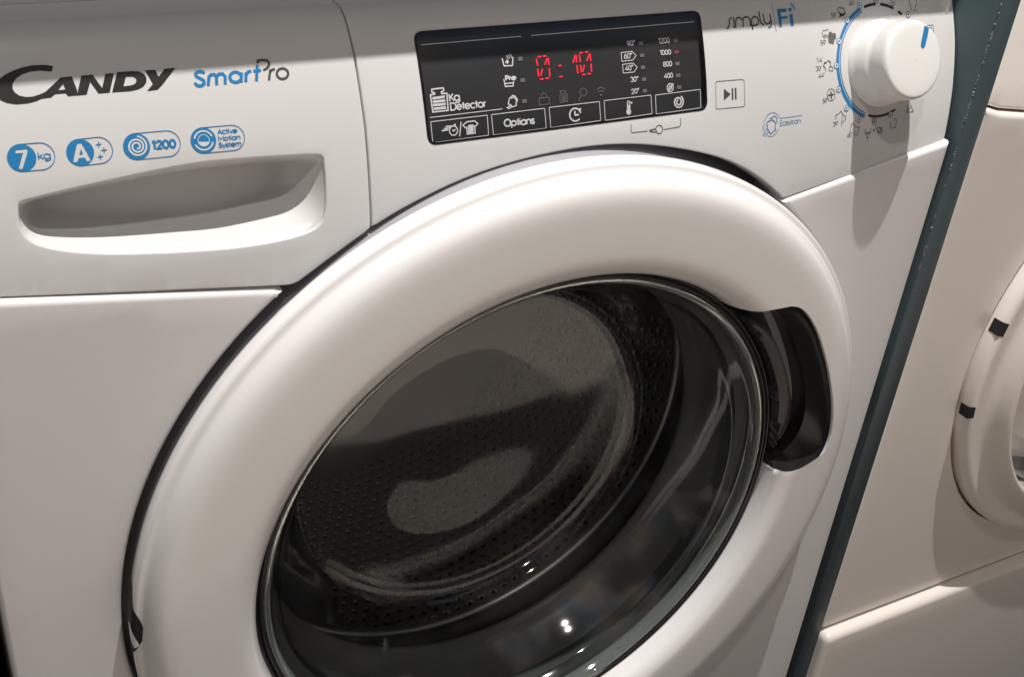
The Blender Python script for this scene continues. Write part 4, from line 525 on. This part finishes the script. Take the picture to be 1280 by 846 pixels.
["programme_symbol","panel",[["t","dark2",0.3,"49'",[216.1,101.17],[220.63,101.24],2.19],["t","dark2",0.3,"59'",[201.05,94.88],[205.59,95.13],2.72],["t","dark2",0.3,"59'",[190.75,79.75],[195.29,79.95],2.6],["t","dark2",0.3,"14'",[186.83,69.88],[191.73,70.13],2.58],["t","dark2",0.3,"30'",[185.73,65.13],[190.38,65.39],2.6],["t","dark2",0.3,"44'",[187.73,60.93],[192.48,61.29],2.61],["t","dark2",0.3,"59'",[190.68,45.88],[194.62,46.02],2.64],["t","dark2",0.3,"39'",[199.43,31.32],[203.76,31.65],2.67],["t","dark2",0.3,"60'",[211.93,23.46],[215.48,23.73],2.62],["s","dark",0.45,1,[[206.69,98.53],[207.12,100.24],[208.74,100.65],[209.62,99.86],[211.05,100.28],[211.8,98.76],[212.47,97.48],[211.35,96.05],[208.59,95.71],[207.78,96.99]]],["p","dark",[[[206.73,98.77],[208.79,96.93],[209.38,97.65],[209.75,96.63],[212.4,97.49],[211.54,95.94],[208.51,95.22],[206.42,94.83],[207.96,95.99]]]],["p","grey",[[[197.91,86.93],[199.6,87.08],[200.48,86.04],[202.51,86.16],[203.2,84.64],[202.76,82.58],[201.58,82.26],[200.75,79.59],[196.86,80.83],[197.0,85.02]]]],["s","dark2",0.3,0,[[197.71,87.93],[196.81,88.72],[195.36,87.82],[193.77,88.41],[192.59,87.01],[192.94,84.53],[194.81,83.43]]],["s","dark2",0.3,0,[[193.17,84.76],[195.1,85.87]]],["s","dark2",0.3,0,[[194.07,84.46],[195.73,85.54]]],["s","dark2",0.3,0,[[194.96,84.16],[196.36,85.2]]],["s","dark2",0.3,0,[[195.86,83.85],[196.98,84.87]]],["s","dark2",0.35,0,[[193.58,64.49],[193.02,66.52],[191.73,67.35],[192.19,69.3],[193.5,68.96],[195.63,70.69],[197.2,69.19],[196.99,67.96]]],["s","dark2",0.35,1,[[195.93,64.56],[196.02,66.3],[197.19,66.71],[196.95,67.22],[198.42,67.11],[198.12,66.54],[199.04,66.07],[198.95,64.34]]],["s","dark2",0.35,0,[[193.6,64.54],[192.75,66.91],[191.99,67.87],[192.51,69.65],[194.15,69.71],[195.85,70.62],[197.42,69.6],[197.08,68.11]]],["s","dark2",0.35,1,[[200.37,50.14],[200.27,49.23],[199.96,48.39],[199.47,47.7],[198.82,47.18],[198.07,46.89],[197.25,46.84],[196.44,47.03],[195.68,47.45],[195.02,48.08],[194.51,48.86],[194.2,49.74],[194.09,50.67],[194.19,51.58],[194.51,52.41],[195.01,53.11],[195.66,53.62],[196.42,53.91],[197.23,53.96],[198.04,53.78],[198.8,53.36],[199.45,52.74],[199.94,51.96],[200.26,51.08],[200.37,50.14]]],["s","dark2",0.9,0,[[194.91,50.3],[199.54,50.52]]],["s","dark2",0.9,0,[[197.06,52.57],[197.57,48.11]]],["s","dark2",0.35,0,[[201.67,35.35],[201.28,38.0],[203.35,38.43],[205.62,40.1],[206.72,38.13],[209.15,36.65],[209.59,35.04],[207.82,33.64],[206.6,33.13],[206.16,30.98]]],["s","dark2",0.3,0,[[206.0,33.19],[206.78,36.87]]],["s","dark2",0.35,0,[[214.13,28.79],[214.2,31.29],[215.29,31.81],[217.43,29.72],[219.48,28.9],[221.62,29.11],[220.77,27.3],[219.69,24.04],[217.95,24.43],[217.05,27.67]]],["s","dark2",0.35,0,[[214.13,28.79],[213.48,26.76]]],["s","dark2",0.35,0,[[225.99,27.42],[226.89,23.32]]],["s","dark2",0.35,0,[[226.68,25.24],[230.76,24.62],[231.06,27.13]]],["s","dark2",0.35,0,[[226.9,24.25],[230.73,23.86]]],["s","dark2",0.45,0,[[228.53,24.0],[228.78,21.0]]],["p","dark2",[[[227.72,22.17],[229.63,21.98],[228.75,20.8]]]],["s","dark2",0.35,0,[[232.37,25.65],[234.37,25.88]]],["s","dark2",0.35,0,[[233.1,26.94],[233.62,24.76]]],["s","dark2",0.45,0,[[239.24,27.41],[239.94,26.75],[240.41,25.96],[240.59,25.14],[240.48,24.38],[240.11,23.79],[239.52,23.41],[238.8,23.29],[238.05,23.43],[237.35,23.78],[236.8,24.31],[236.44,24.93],[236.31,25.56],[236.41,26.13],[236.72,26.57],[237.18,26.84],[237.73,26.91],[238.3,26.8],[238.81,26.52],[239.21,26.13],[239.46,25.69],[239.53,25.24],[239.44,24.86],[239.21,24.57],[238.88,24.41],[238.49,24.38],[238.11,24.48],[237.77,24.67],[237.52,24.93],[237.39,25.2],[237.36,25.46]]],["s","dark2",0.35,0,[[246.91,29.85],[247.5,25.53],[251.49,25.65],[252.41,28.9],[251.89,31.08],[250.39,31.43],[249.94,29.99]]],["s","dark2",0.35,0,[[263.34,38.98],[266.43,34.22],[260.05,34.25],[262.21,38.23]]],["s","dark2",0.3,0,[[262.38,36.08],[261.58,35.09],[263.51,36.84]]],["s","dark2",0.35,0,[[266.25,103.7],[265.49,100.57],[266.64,98.7],[266.46,96.45]]],["s","dark2",0.35,0,[[271.66,103.44],[271.96,99.8],[270.12,97.62]]],["p","dark2",[[[267.06,96.19],[266.75,95.86],[266.24,95.88],[266.04,96.25],[266.35,96.58],[266.86,96.56]]]],["p","dark2",[[[269.5,95.39],[269.19,95.05],[268.68,95.08],[268.48,95.44],[268.79,95.78],[269.3,95.75]]]],["p","dark2",[[[271.82,95.81],[271.51,95.47],[271.0,95.5],[270.8,95.86],[271.11,96.2],[271.62,96.18]]]],["p","dark2",[[[270.86,97.81],[270.54,97.47],[270.03,97.5],[269.83,97.86],[270.15,98.2],[270.66,98.17]]]],["p","dark2",[[[269.61,96.06],[269.3,95.72],[268.79,95.75],[268.59,96.11],[268.9,96.45],[269.41,96.43]]]],["s","dark2",0.3,1,[[277.3,86.1],[284.31,86.15],[283.96,80.9],[277.54,80.92]]],["s","dark2",0.4,1,[[282.53,83.73],[282.46,83.45],[282.3,83.2],[282.07,82.98],[281.78,82.83],[281.46,82.74],[281.12,82.72],[280.78,82.78],[280.48,82.9],[280.23,83.09],[280.05,83.33],[279.94,83.6],[279.93,83.89],[280.0,84.17],[280.16,84.42],[280.39,84.64],[280.68,84.79],[281.01,84.88],[281.35,84.9],[281.68,84.84],[281.98,84.72],[282.23,84.53],[282.42,84.29],[282.52,84.02],[282.53,83.73]]]]]]

OWN = dict(drawer=(drawer, 0.00018), display=(display, -0.0029), panel=(panel, 0.00018))
ANG = [118.6, 137.2, 157.4, 179.1, 201.0, 221.4, 241.3, 261.4, 283.8, 76.0, 51.2, 20.0, 303.0]
def centroid(it):
    q = [it[4], it[5]] if it[0] == 't' else (it[4] if it[0] == 's' else it[2][0])
    return (sum(c[0] for c in q) / len(q), sum(c[1] for c in q) / len(q))
groups = []
for nm, ow, items in MARKS:          # each programme's symbol round the dial is a marking of its own
    if nm != 'programme_symbol': groups.append((nm, ow, items)); continue
    bk = {}
    for it in items:
        cx_, cy_ = centroid(it); an = math.degrees(math.atan2(cy_ - 67.1, cx_ - 237.2)) % 360
        bk.setdefault(min(ANG, key=lambda t: abs((t - an + 180) % 360 - 180)), []).append(it)
    for its in bk.values(): groups.append((nm, ow, its))
for nm, ow, items in groups:
    par, w0 = OWN[ow]
    marking(nm, items, fascia, w0, par)

# programme knob: skirt, waist, tapered grip, domed face
KU, KV = 0.2374, 0.0661
kprof = [(0.0001, -0.001), (0.0262, -0.001), (0.0262, 0.0008), (0.0258, 0.0020), (0.0252, 0.0040), (0.0246, 0.0080), (0.0240, 0.0110), (0.0232, 0.0130), (0.0230, 0.0150), (0.0233, 0.0180), (0.0234, 0.0225), (0.0231, 0.0250), (0.0222, 0.0266), (0.0205, 0.0273), (0.0150, 0.0277), (0.0070, 0.0279), (0.0002, 0.02795)]
KP0 = fascia(KU, KV, 0.0); KPHI = TILT + math.atan(BU * 2 * (KV - 0.05) / 0.056 ** 2)
def fpoint(u, v, w):
    st, ct = math.sin(KPHI), math.cos(KPHI); o_ = KP0; return (u, o_[1] + (v - KV) * st - w * ct, o_[2] + (v - KV) * ct + w * st)
V = []; F = []; n = 72; kp = [kprof[0], kprof[1], kprof[2]] + catmull(kprof[2:], 4)[1:]; K = len(kp)
for i in range(n):
    a = 2 * PI * i / n
    for r, w in kp: V.append(fpoint(KU + r * math.cos(a), KV + r * math.sin(a), w + 0.0004))
for i in range(n):
    for k in range(K - 1): F.append((i * K + k, i * K + k + 1, ((i + 1) % n) * K + k + 1, ((i + 1) % n) * K + k))
knob = part(mesh('programme_knob', V, F, 'knob_plastic', None, True, 50))
# blue pointer on the knob's face, with its worn, flaked outer end
p0_ = Vector((0.0056, 0.0066)); p1_ = Vector((0.0103, 0.0188)); pd = (p1_ - p0_).normalized(); pn = (-pd.y, pd.x); PL = (p1_ - p0_).length
edge = [(0.0, 0.0), (0.0003, 0.0010), (0.0011, 0.00165), (0.0025, 0.0019), (PL * 0.6, 0.0020), (PL - 0.001, 0.0020), (PL, 0.0019)]
pl = list(edge) + [(PL - 0.0006, 0.0012), (PL + 0.0002, 0.0005), (PL - 0.0007, 0.0), (PL + 0.0001, -0.0006), (PL - 0.0005, -0.0013)] + [(t, -wd) for t, wd in reversed(edge[1:])]
def kface(a_, b_):
    r = math.hypot(a_, b_); k = 0
    kk = sorted([q for q in kp if q[1] > 0.024], key=lambda q: q[0])
    while k < len(kk) - 2 and kk[k + 1][0] < r: k += 1
    t = max(0.0, min(1.0, (r - kk[k][0]) / max(1e-6, kk[k + 1][0] - kk[k][0]))); return kk[k][1] + (kk[k + 1][1] - kk[k][1]) * t + 0.0004 + 0.0004
PV = []
for t, s in pl:
    a_, b_ = p0_.x + pd.x * t + pn[0] * s, p0_.y + pd.y * t + pn[1] * s; PV.append(fpoint(KU + a_, KV + b_, kface(a_, b_)))
tri = tessellate_polygon([[Vector((t, s, 0)) for t, s in pl]])
mesh('pointer', PV, [tuple(t) for t in tri], 'ink_blue', knob, False)

# front panel below the fascia, open round the door
def front(x, z_, w): return (x, -w, z_)
RG = 0.2512
def circ(a, r=RG): return (DC[0] + r * math.cos(a), DC[1] + r * math.sin(a))
def zl(x): return 0.7032 - 0.0012 + (x + 0.2752) * (0.6872 - 0.7048) / (0.2752 - 0.1459) + 0.0004
def zr(x): return 0.6915 - 0.0016 + (x - 0.1676) * (0.7133 - 0.6915) / (0.2915 - 0.1676)
ar_ = 0.0; a = math.radians(70)
while a > 0 and circ(a)[1] > zr(circ(a)[0]) : a -= 0.002
al = math.radians(110)
while al < PI and circ(al)[1] > zl(circ(al)[0]): al += 0.002
arc = [circ(a - (a + 2 * PI - al) * i / 150) for i in range(151)]       # clockwise from the right end round the bottom to the left end
pr, pl_ = arc[0], arc[-1]
fo = [(-0.298, -0.029), (0.298, -0.029), (0.298, zr(0.298)), (pr[0] + 0.006, zr(pr[0] + 0.006)), (pr[0] + 0.0015, zr(pr[0]) - 0.0006)] + arc[1:-1] + [(pl_[0] - 0.0012, zl(pl_[0]) - 0.0012), (pl_[0] - 0.006, zl(pl_[0] - 0.006)), (-0.298, zl(-0.298))]
front_panel = part(sheet('front_panel', fo, [], front, 0.012, 0.0032, 0.030, 'white_enamel', None, edge_step=0.004))
# cabinet behind: sides, top, channel behind the door
box_side = part(box('side_panel', (-0.2975, 0.031, -0.029), (-0.2955, 0.56, 0.80), 'white_enamel'))
box_side2 = part(box('side_panel', (0.2955, 0.031, -0.029), (0.2975, 0.56, 0.80), 'white_enamel'))
top = part(box('top_panel', (-0.297, 0.075, 0.806), (0.297, 0.56, 0.822), 'white_enamel', None, 0.003))
channel = part(revolve('door_channel', [(0.2560, 0.034), (0.2450, 0.0180), (0.2436, 0.0012), (0.2350, 0.0006), (0.2000, 0.0010), (0.195, 0.0195)], 'channel_plastic', None, DC, 128))

# ------------------------------------------------------------------ door
RPROF = catmull([(0.1822, -0.0085), (0.1826, -0.0125), (0.1836, -0.0170), (0.1854, -0.0210), (0.1884, -0.0241), (0.1922, -0.0260), (0.1975, -0.0268), (0.2060, -0.0270), (0.2160, -0.0270), (0.2245, -0.0269), (0.2312, -0.0264), (0.2365, -0.0250), (0.2405, -0.0223), (0.2432, -0.0188), (0.2445, -0.0166), (0.2458, -0.0158), (0.2476, -0.0154), (0.2488, -0.0144), (0.2492, -0.0120), (0.2490, -0.0072), (0.2484, -0.0042), (0.2468, -0.0030), (0.2440, -0.0028)], 6)
NS = len(RPROF)
acc = [0.0]
for k in range(1, NS): acc.append(acc[-1] + math.hypot(RPROF[k][0] - RPROF[k - 1][0], RPROF[k][1] - RPROF[k - 1][1]))
SL = acc[-1]
def prof_s(s):
    s = max(0.0, min(SL, s)); k = 0
    while k < NS - 2 and acc[k + 1] < s: k += 1
    t = (s - acc[k]) / (acc[k + 1] - acc[k]); return (RPROF[k][0] + (RPROF[k + 1][0] - RPROF[k][0]) * t, RPROF[k][1] + (RPROF[k + 1][1] - RPROF[k][1]) * t)
def s_of_r(r):
    lo, hi = 0.0, SL * 0.75
    for _ in range(40):
        m_ = (lo + hi) / 2
        if prof_s(m_)[0] < r: lo = m_
        else: hi = m_
    return lo
CUT = [(0.1826, 53.0), (0.1870, 50.0), (0.1926, 47.3), (0.2024, 44.3), (0.2106, 41.9), (0.2150, 39.0), (0.2172, 33.5), (0.2182, 26.5), (0.2204, 18.8), (0.2227, 13.0), (0.2240, 7.1), (0.2213, 2.6), (0.2142, 0.0), (0.2035, -1.4), (0.1930, -1.2), (0.1870, -0.6), (0.1826, 0.2)]
cut = catmull(CUT, 8)
NB = 56
cols = []
n0 = 190; A0, A1 = math.radians(53.0), math.radians(360.2)
for i in range(n0 + 1):
    th = A0 + (A1 - A0) * i / n0; cols.append((0.0, th, th))
nc = len(cut)
for i in range(1, nc - 1):
    j = nc - 1 - i; r, th = cut[j]; f = i / (nc - 1); cols.append((s_of_r(r), math.radians(th) + 2 * PI, A1 + (2 * PI + A0 - A1) * f))
V = []; F = []
def dpt(r, y, th): return (DC[0] + r * math.cos(th), y, DC[1] + r * math.sin(th))
for (sb, tb, to) in cols:
    for k in range(NB + 1):
        f = k / NB; s_ = sb + (SL - sb) * f; r, y = prof_s(s_); th = tb + (to - tb) * f ** 0.8; V.append(dpt(r, y, th))
nC = len(cols); K = NB + 1
for i in range(nC):
    for k in range(NB): F.append((i * K + k, i * K + k + 1, ((i + 1) % nC) * K + k + 1, ((i + 1) % nC) * K + k))
# turned-in edge of the handle cut-out
b0 = len(V); idx = [n0] + list(range(n0 + 1, nC)) + [0]
for i in idx:
    sb, tb, to = cols[i]; r, y = prof_s(sb); V.append(dpt(r - 0.0005, y + 0.0009, tb)); V.append(dpt(r - 0.0006, y + 0.010, tb))
for q in range(len(idx) - 1):
    i, j = idx[q], idx[q + 1]; F.append((i * K, j * K, b0 + 2 * (q + 1), b0 + 2 * q)); F.append((b0 + 2 * q, b0 + 2 * (q + 1), b0 + 2 * (q + 1) + 1, b0 + 2 * q + 1))
door = part(mesh('door', V, F, 'door_plastic', None, True, 50))
# black grip insert in the cut-out
V = []; F = []; T = [0, .02, .06, .14, .22, .28, .30, .33, .36, .45, .54, .60, .62, .64, .70, .78, .86, .93, 1.0]
D = [.0010, .0030, .0058, .0092, .0122, .0142, .0200, .034, .042, .043, .042, .036, .018, .0105, .0098, .0100, .0108, .0125, .0150]
m_ = len(cut)
for i, (r, th) in enumerate(cut):
    f = i / (m_ - 1); y0 = prof_s(s_of_r(r))[1] if r > 0.1835 else -0.012
    edge_f = min(1.0, min(f, 1 - f) / 0.22); edge_f = edge_f * edge_f * (3 - 2 * edge_f)
    th1 = 50.5 + (2.6 - 50.5) * f
    for t, d in zip(T, D):
        rr_ = r - 0.0006 + (0.1800 - r + 0.0006) * t; tt = th + (th1 - th) * t
        base = y0 + (-0.0105 - y0) * t ** 0.7; shallow = min(d, 0.0085 + 0.004 * t); dd = shallow + (d - shallow) * edge_f
        ys = prof_s(s_of_r(rr_))[1] if rr_ > 0.1830 else -0.0130
        V.append(dpt(rr_, max(-0.0262 + dd, ys + 0.0012 + 0.3 * dd), math.radians(tt)))
K2 = len(T)
for i in range(m_ - 1):
    for k in range(K2 - 1): F.append((i * K2 + k, i * K2 + k + 1, (i + 1) * K2 + k + 1, (i + 1) * K2 + k))
mesh('handle_grip', V, F, 'black_plastic', door, True, 22)
# hinge notch in the outer edge, with a metal pin, its glint painted white
def rim_patch(name, poly, lift, m):
    """a small patch that follows the ring's skin; poly in (metres in from the back edge, degrees)"""
    sc = 0.245 * PI / 180; L = resample([(s_, dg * sc) for s_, dg in poly], 0.0008)
    if area2(L) < 0: L.reverse()
    pts = list(L); e = [(i, (i + 1) % len(L)) for i in range(len(L))]; I3 = inset(L, 0.0004)
    x = min(q[0] for q in L)
    while x < max(q[0] for q in L):
        y = min(q[1] for q in L)
        while y < max(q[1] for q in L):
            if inside((x, y), I3): pts.append((x, y))
            y += 0.0009
        x += 0.0009
    V2, _, F2, *_ = delaunay_2d_cdt([Vector(q) for q in pts], e, [], 1, 1e-8); V = []
    for q in V2:
        s_ = SL - q.x; r, y = prof_s(s_); r2, y2 = prof_s(s_ - 0.0004); d = Vector((r - r2, y - y2)).normalized()
        V.append(dpt(r + d.y * lift, y - d.x * lift, q.y / sc * PI / 180))
    return mesh(name, V, [tuple(f) for f in F2], m, door, True, 60, fix=False)
rim_patch('hinge_notch', [(0.0045, 169.5), (0.0105, 170.5), (0.0150, 173.0), (0.0210, 175.8), (0.0200, 178.2), (0.0150, 180.2), (0.0045, 182.8)], 0.0004, 'black_cavity')
rim_patch('hinge_pin', [(0.0115, 175.6), (0.0140, 175.5), (0.0182, 178.8), (0.0160, 179.2)], 0.0012, 'knob_plastic')
# glass: thick greenish flange, then the bowl reaching into the drum
revolve('glass_rim', catmull([(0.1823, -0.0060), (0.1821, -0.0092), (0.1812, -0.0102), (0.1803, -0.0098), (0.1797, -0.0090), (0.1791, -0.0096), (0.1782, -0.0103), (0.1773, -0.0098), (0.1768, -0.0080), (0.1768, -0.0040)], 3), 'black_gloss', door, DC, 160)
revolve('glass_flange', catmull([(0.1766, -0.0080), (0.1762, -0.0092), (0.1750, -0.0098), (0.1735, -0.0094), (0.1724, -0.0078), (0.1718, -0.0048), (0.1720, -0.0012), (0.1732, 0.0004), (0.1752, 0.0), (0.1766, -0.0030)], 3, True), 'flange_glass', door, DC, 160, closed=True)
revolve('inner_frame', [(0.1768, -0.004), (0.1766, 0.003), (0.1740, 0.005), (0.1660, 0.007), (0.1650, 0.016)], 'inner_frame', door, DC, 128)
BO = [(0.1716, -0.0060), (0.1700, -0.0030), (0.1668, 0.0015), (0.1615, 0.0090), (0.1550, 0.0200), (0.1485, 0.0330), (0.1430, 0.0460), (0.1385, 0.0580), (0.1345, 0.0680), (0.1300, 0.0738), (0.1245, 0.0763), (0.1180, 0.0768), (0.1000, 0.0768), (0.0600, 0.0768), (0.0300, 0.0768), (0.0004, 0.0768)]
revolve('glass_bowl', BO, 'bowl_glass', door, DC, 160, smooth_n=4, angle=80)
BI = [(0.1655, -0.0015)] + [(r - 0.0040, y + 0.0042) for r, y in BO[2:-4]] + [(0.0900, 0.0811), (0.0760, 0.0815), (0.0620, 0.0829), (0.0450, 0.0850), (0.0280, 0.0866), (0.0120, 0.0873), (0.0004, 0.0874)]
gi = revolve('glass_bowl_inside', BI, 'bowl_glass', door, DC, 160, smooth_n=4, angle=80)
for v in gi.data.vertices:          # dome added to the inner face, set off centre for its oval reflection
    q = math.hypot(v.co.x - DC[0], v.co.z - DC[1])
    if q < 0.088: f = 1 - q / 0.088; v.co.x -= 0.040 * f; v.co.z -= 0.004 * f
gi.data.update()
for o in list(door.children): pass

# ------------------------------------------------------------------ gasket and drum
gasket = part(revolve('door_gasket', [(0.196, 0.019), (0.190, 0.014), (0.184, 0.012), (0.178, 0.016), (0.175, 0.024), (0.172, 0.036), (0.167, 0.048), (0.1615, 0.0545), (0.1595, 0.0580), (0.1615, 0.0615), (0.168, 0.0630), (0.180, 0.0640), (0.190, 0.072), (0.196, 0.085), (0.205, 0.090)], 'rubber', None, DC, 128, smooth_n=4, angle=70))
DRR, DY0, DY1 = 0.232, 0.094, 0.36
# perforated wall: hexagonally set round holes, each with a pressed-in rim
nu, nv = 132, 27; V = []; F = []
pu_, pv_ = 2 * PI / nu, (DY1 - DY0) / nv
def dw(a, y, out): r = DRR + out; return (DC[0] + r * math.cos(a), y, DC[1] + r * math.sin(a))
for j in range(nv):
    for i in range(nu):
        ac = (i + 0.5 * (j % 2)) * pu_; yc = DY0 + (j + 0.5) * pv_; b = len(V)
        sq = [(1, 0), (1, 1), (0, 1), (-1, 1), (-1, 0), (-1, -1), (0, -1), (1, -1)]
        for sx, sy in sq: V.append(dw(ac + sx * pu_ / 2, yc + sy * pv_ / 2, 0))
        for k in range(8):
            q = k * PI / 4; V.append(dw(ac + math.cos(q) * 0.0034 / DRR, yc + math.sin(q) * 0.0034, 0.0002))
        for k in range(8):
            q = k * PI / 4; V.append(dw(ac + math.cos(q) * 0.0024 / DRR, yc + math.sin(q) * 0.0024, 0.0016))
        for k in range(8):
            k2 = (k + 1) % 8; F.append((b + k, b + k2, b + 8 + k2, b + 8 + k)); F.append((b + 8 + k, b + 8 + k2, b + 16 + k2, b + 16 + k))
drum = part(mesh('drum', V, F, 'steel', None, True, 45, fix=False))
revolve('drum_back', [(0.245, DY1), (0.20, DY1 + 0.003), (0.12, DY1 + 0.016), (0.05, DY1 + 0.012), (0.0005, DY1 + 0.010)], 'steel', drum, DC, 96, smooth_n=3)
revolve('drum_front_lip', [(0.176, 0.0990), (0.177, 0.0930), (0.186, 0.0905), (0.215, 0.0915), (0.2335, 0.0945)], 'steel', drum, DC, 128, smooth_n=3)
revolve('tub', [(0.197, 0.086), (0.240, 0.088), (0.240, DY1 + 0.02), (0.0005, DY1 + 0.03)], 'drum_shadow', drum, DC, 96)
for la in (-112, 8, 128):       # three lifters along the wall
    V = []; F = []; nl = 18; na = 12
    for i in range(nl + 1):
        f = i / nl; y = DY0 + 0.014 + (DY1 - DY0 - 0.03) * f; hgt = 0.040 * min(1.0, math.sin(min(f, 1 - f) * PI * 1.6 + 0.02) if min(f, 1 - f) < 0.31 else 1.0)
        for k in range(na + 1):
            t = -1 + 2 * k / na; h = hgt * (0.5 + 0.5 * math.cos(t * PI)) ** 0.8
            a_ = math.radians(la) + t * 0.030 / DRR; rr_ = DRR - 0.0005 - h; V.append((DC[0] + rr_ * math.cos(a_), y, DC[1] + rr_ * math.sin(a_)))
    for i in range(nl):
        for k in range(na): F.append((i * (na + 1) + k, i * (na + 1) + k + 1, (i + 1) * (na + 1) + k + 1, (i + 1) * (na + 1) + k))
    mesh('lifter', V, F, 'steel', drum, True, 60)

# ------------------------------------------------------------------ the neighbouring machine
NM = empty('washing_machine', 'second white machine cut off by the frame, beyond the teal board', 'washing machine', (0.625, 0.3, -0.03))
bpy.context.view_layer.update(); NI = NM.matrix_world.inverted()
def npart(o):
    o.parent = NM; o.matrix_parent_inverse = NI; return o
NX0, NX1 = 0.3262, 0.925; NC = (0.616, 0.508); NR = 0.2125
def ncirc(a_, r): return (NC[0] + r * math.cos(a_), NC[1] + r * math.sin(a_))
nhole = [ncirc(2 * PI * i / 120, NR + 0.0012) for i in range(120)]
ntop = [(NX1, 0.7235), (0.40, 0.7215), (0.37, 0.7228), (0.345, 0.7262), (0.332, 0.7300), (NX0, 0.7330)]
npart(sheet('front_panel', [(NX0 + 0.004, 0.2585), (NX1, 0.2585)] + ntop[:-1] + [(NX0, 0.7318), (NX0, 0.2640)], [nhole], lambda x, z_, w: (x, 0.004 - w, z_), 0.014, 0.0040, 0.028, 'ivory_enamel', None, hole_r=0.0015, hole_depth=0.010, edge_step=0.006))
def nf(x, z_, w):
    return (x, 0.006 + max(0.0, z_ - 0.722) * 0.22 - w, z_)
npart(sheet('control_panel', [(NX0, 0.7345), (0.332, 0.7315), (0.345, 0.7278), (0.37, 0.7243), (0.40, 0.7230), (NX1, 0.7250), (NX1, 0.845), (NX0, 0.845)], [], nf, 0.014, 0.0030, 0.028, 'ivory_enamel', None, edge_step=0.006))
npart(sheet('plinth_panel', round_corners([(NX0 + 0.0015, -0.029, 0), (NX1, -0.029, 0), (NX1, 0.2568, 0), (NX0 + 0.0015, 0.2568, 0.008)], 0), [], lambda x, z_, w: (x, -0.006 - w, z_), 0.016, 0.0060, 0.030, 'ivory_enamel', None, edge_step=0.005))
npart(box('cabinet', (NX0 + 0.001, 0.034, -0.028), (NX1 - 0.002, 0.56, 0.842), 'ivory_enamel', None, 0.002))
nd = npart(revolve('door', [(0.2110, 0.0120), (0.2120, 0.0020), (0.2115, -0.0040), (0.2090, -0.0075), (0.2050, -0.0085), (0.1990, -0.0078), (0.1930, -0.0080), (0.1870, -0.0110), (0.1820, -0.0160), (0.1780, -0.0195), (0.1745, -0.0205), (0.1720, -0.0180), (0.1712, -0.0100), (0.1705, 0.0100)], 'ivory_enamel', None, NC, 140, smooth_n=4, angle=60))
revolve('door_glass', [(0.1706, -0.004), (0.160, 0.004), (0.130, 0.045), (0.110, 0.062), (0.0005, 0.066)], 'bowl_glass', nd, NC, 96, smooth_n=4, angle=80)
revolve('door_gasket', [(0.1705, 0.009), (0.160, 0.030), (0.155, 0.040), (0.19, 0.07), (0.19, 0.3), (0.001, 0.31)], 'rubber', nd, NC, 64)
for dg in (168.0, 189.0):
    a_ = math.radians(dg); c_, s_ = math.cos(a_), math.sin(a_); V = []
    for y in (None, 0.002):
        for rr_, tt in ((0.2124, -0.0055), (0.2124, 0.0055), (0.2074, 0.0055), (0.2074, -0.0055)):
            V.append((NC[0] + rr_ * c_ - tt * s_, (-0.0066 if rr_ > 0.211 else -0.0087) if y is None else y, NC[1] + rr_ * s_ + tt * c_))
    mesh('hinge_slot', V, [(0, 1, 2, 3), (4, 5, 6, 7), (0, 1, 5, 4), (1, 2, 6, 5), (2, 3, 7, 6), (3, 0, 4, 7)], 'black_cavity', nd, False)
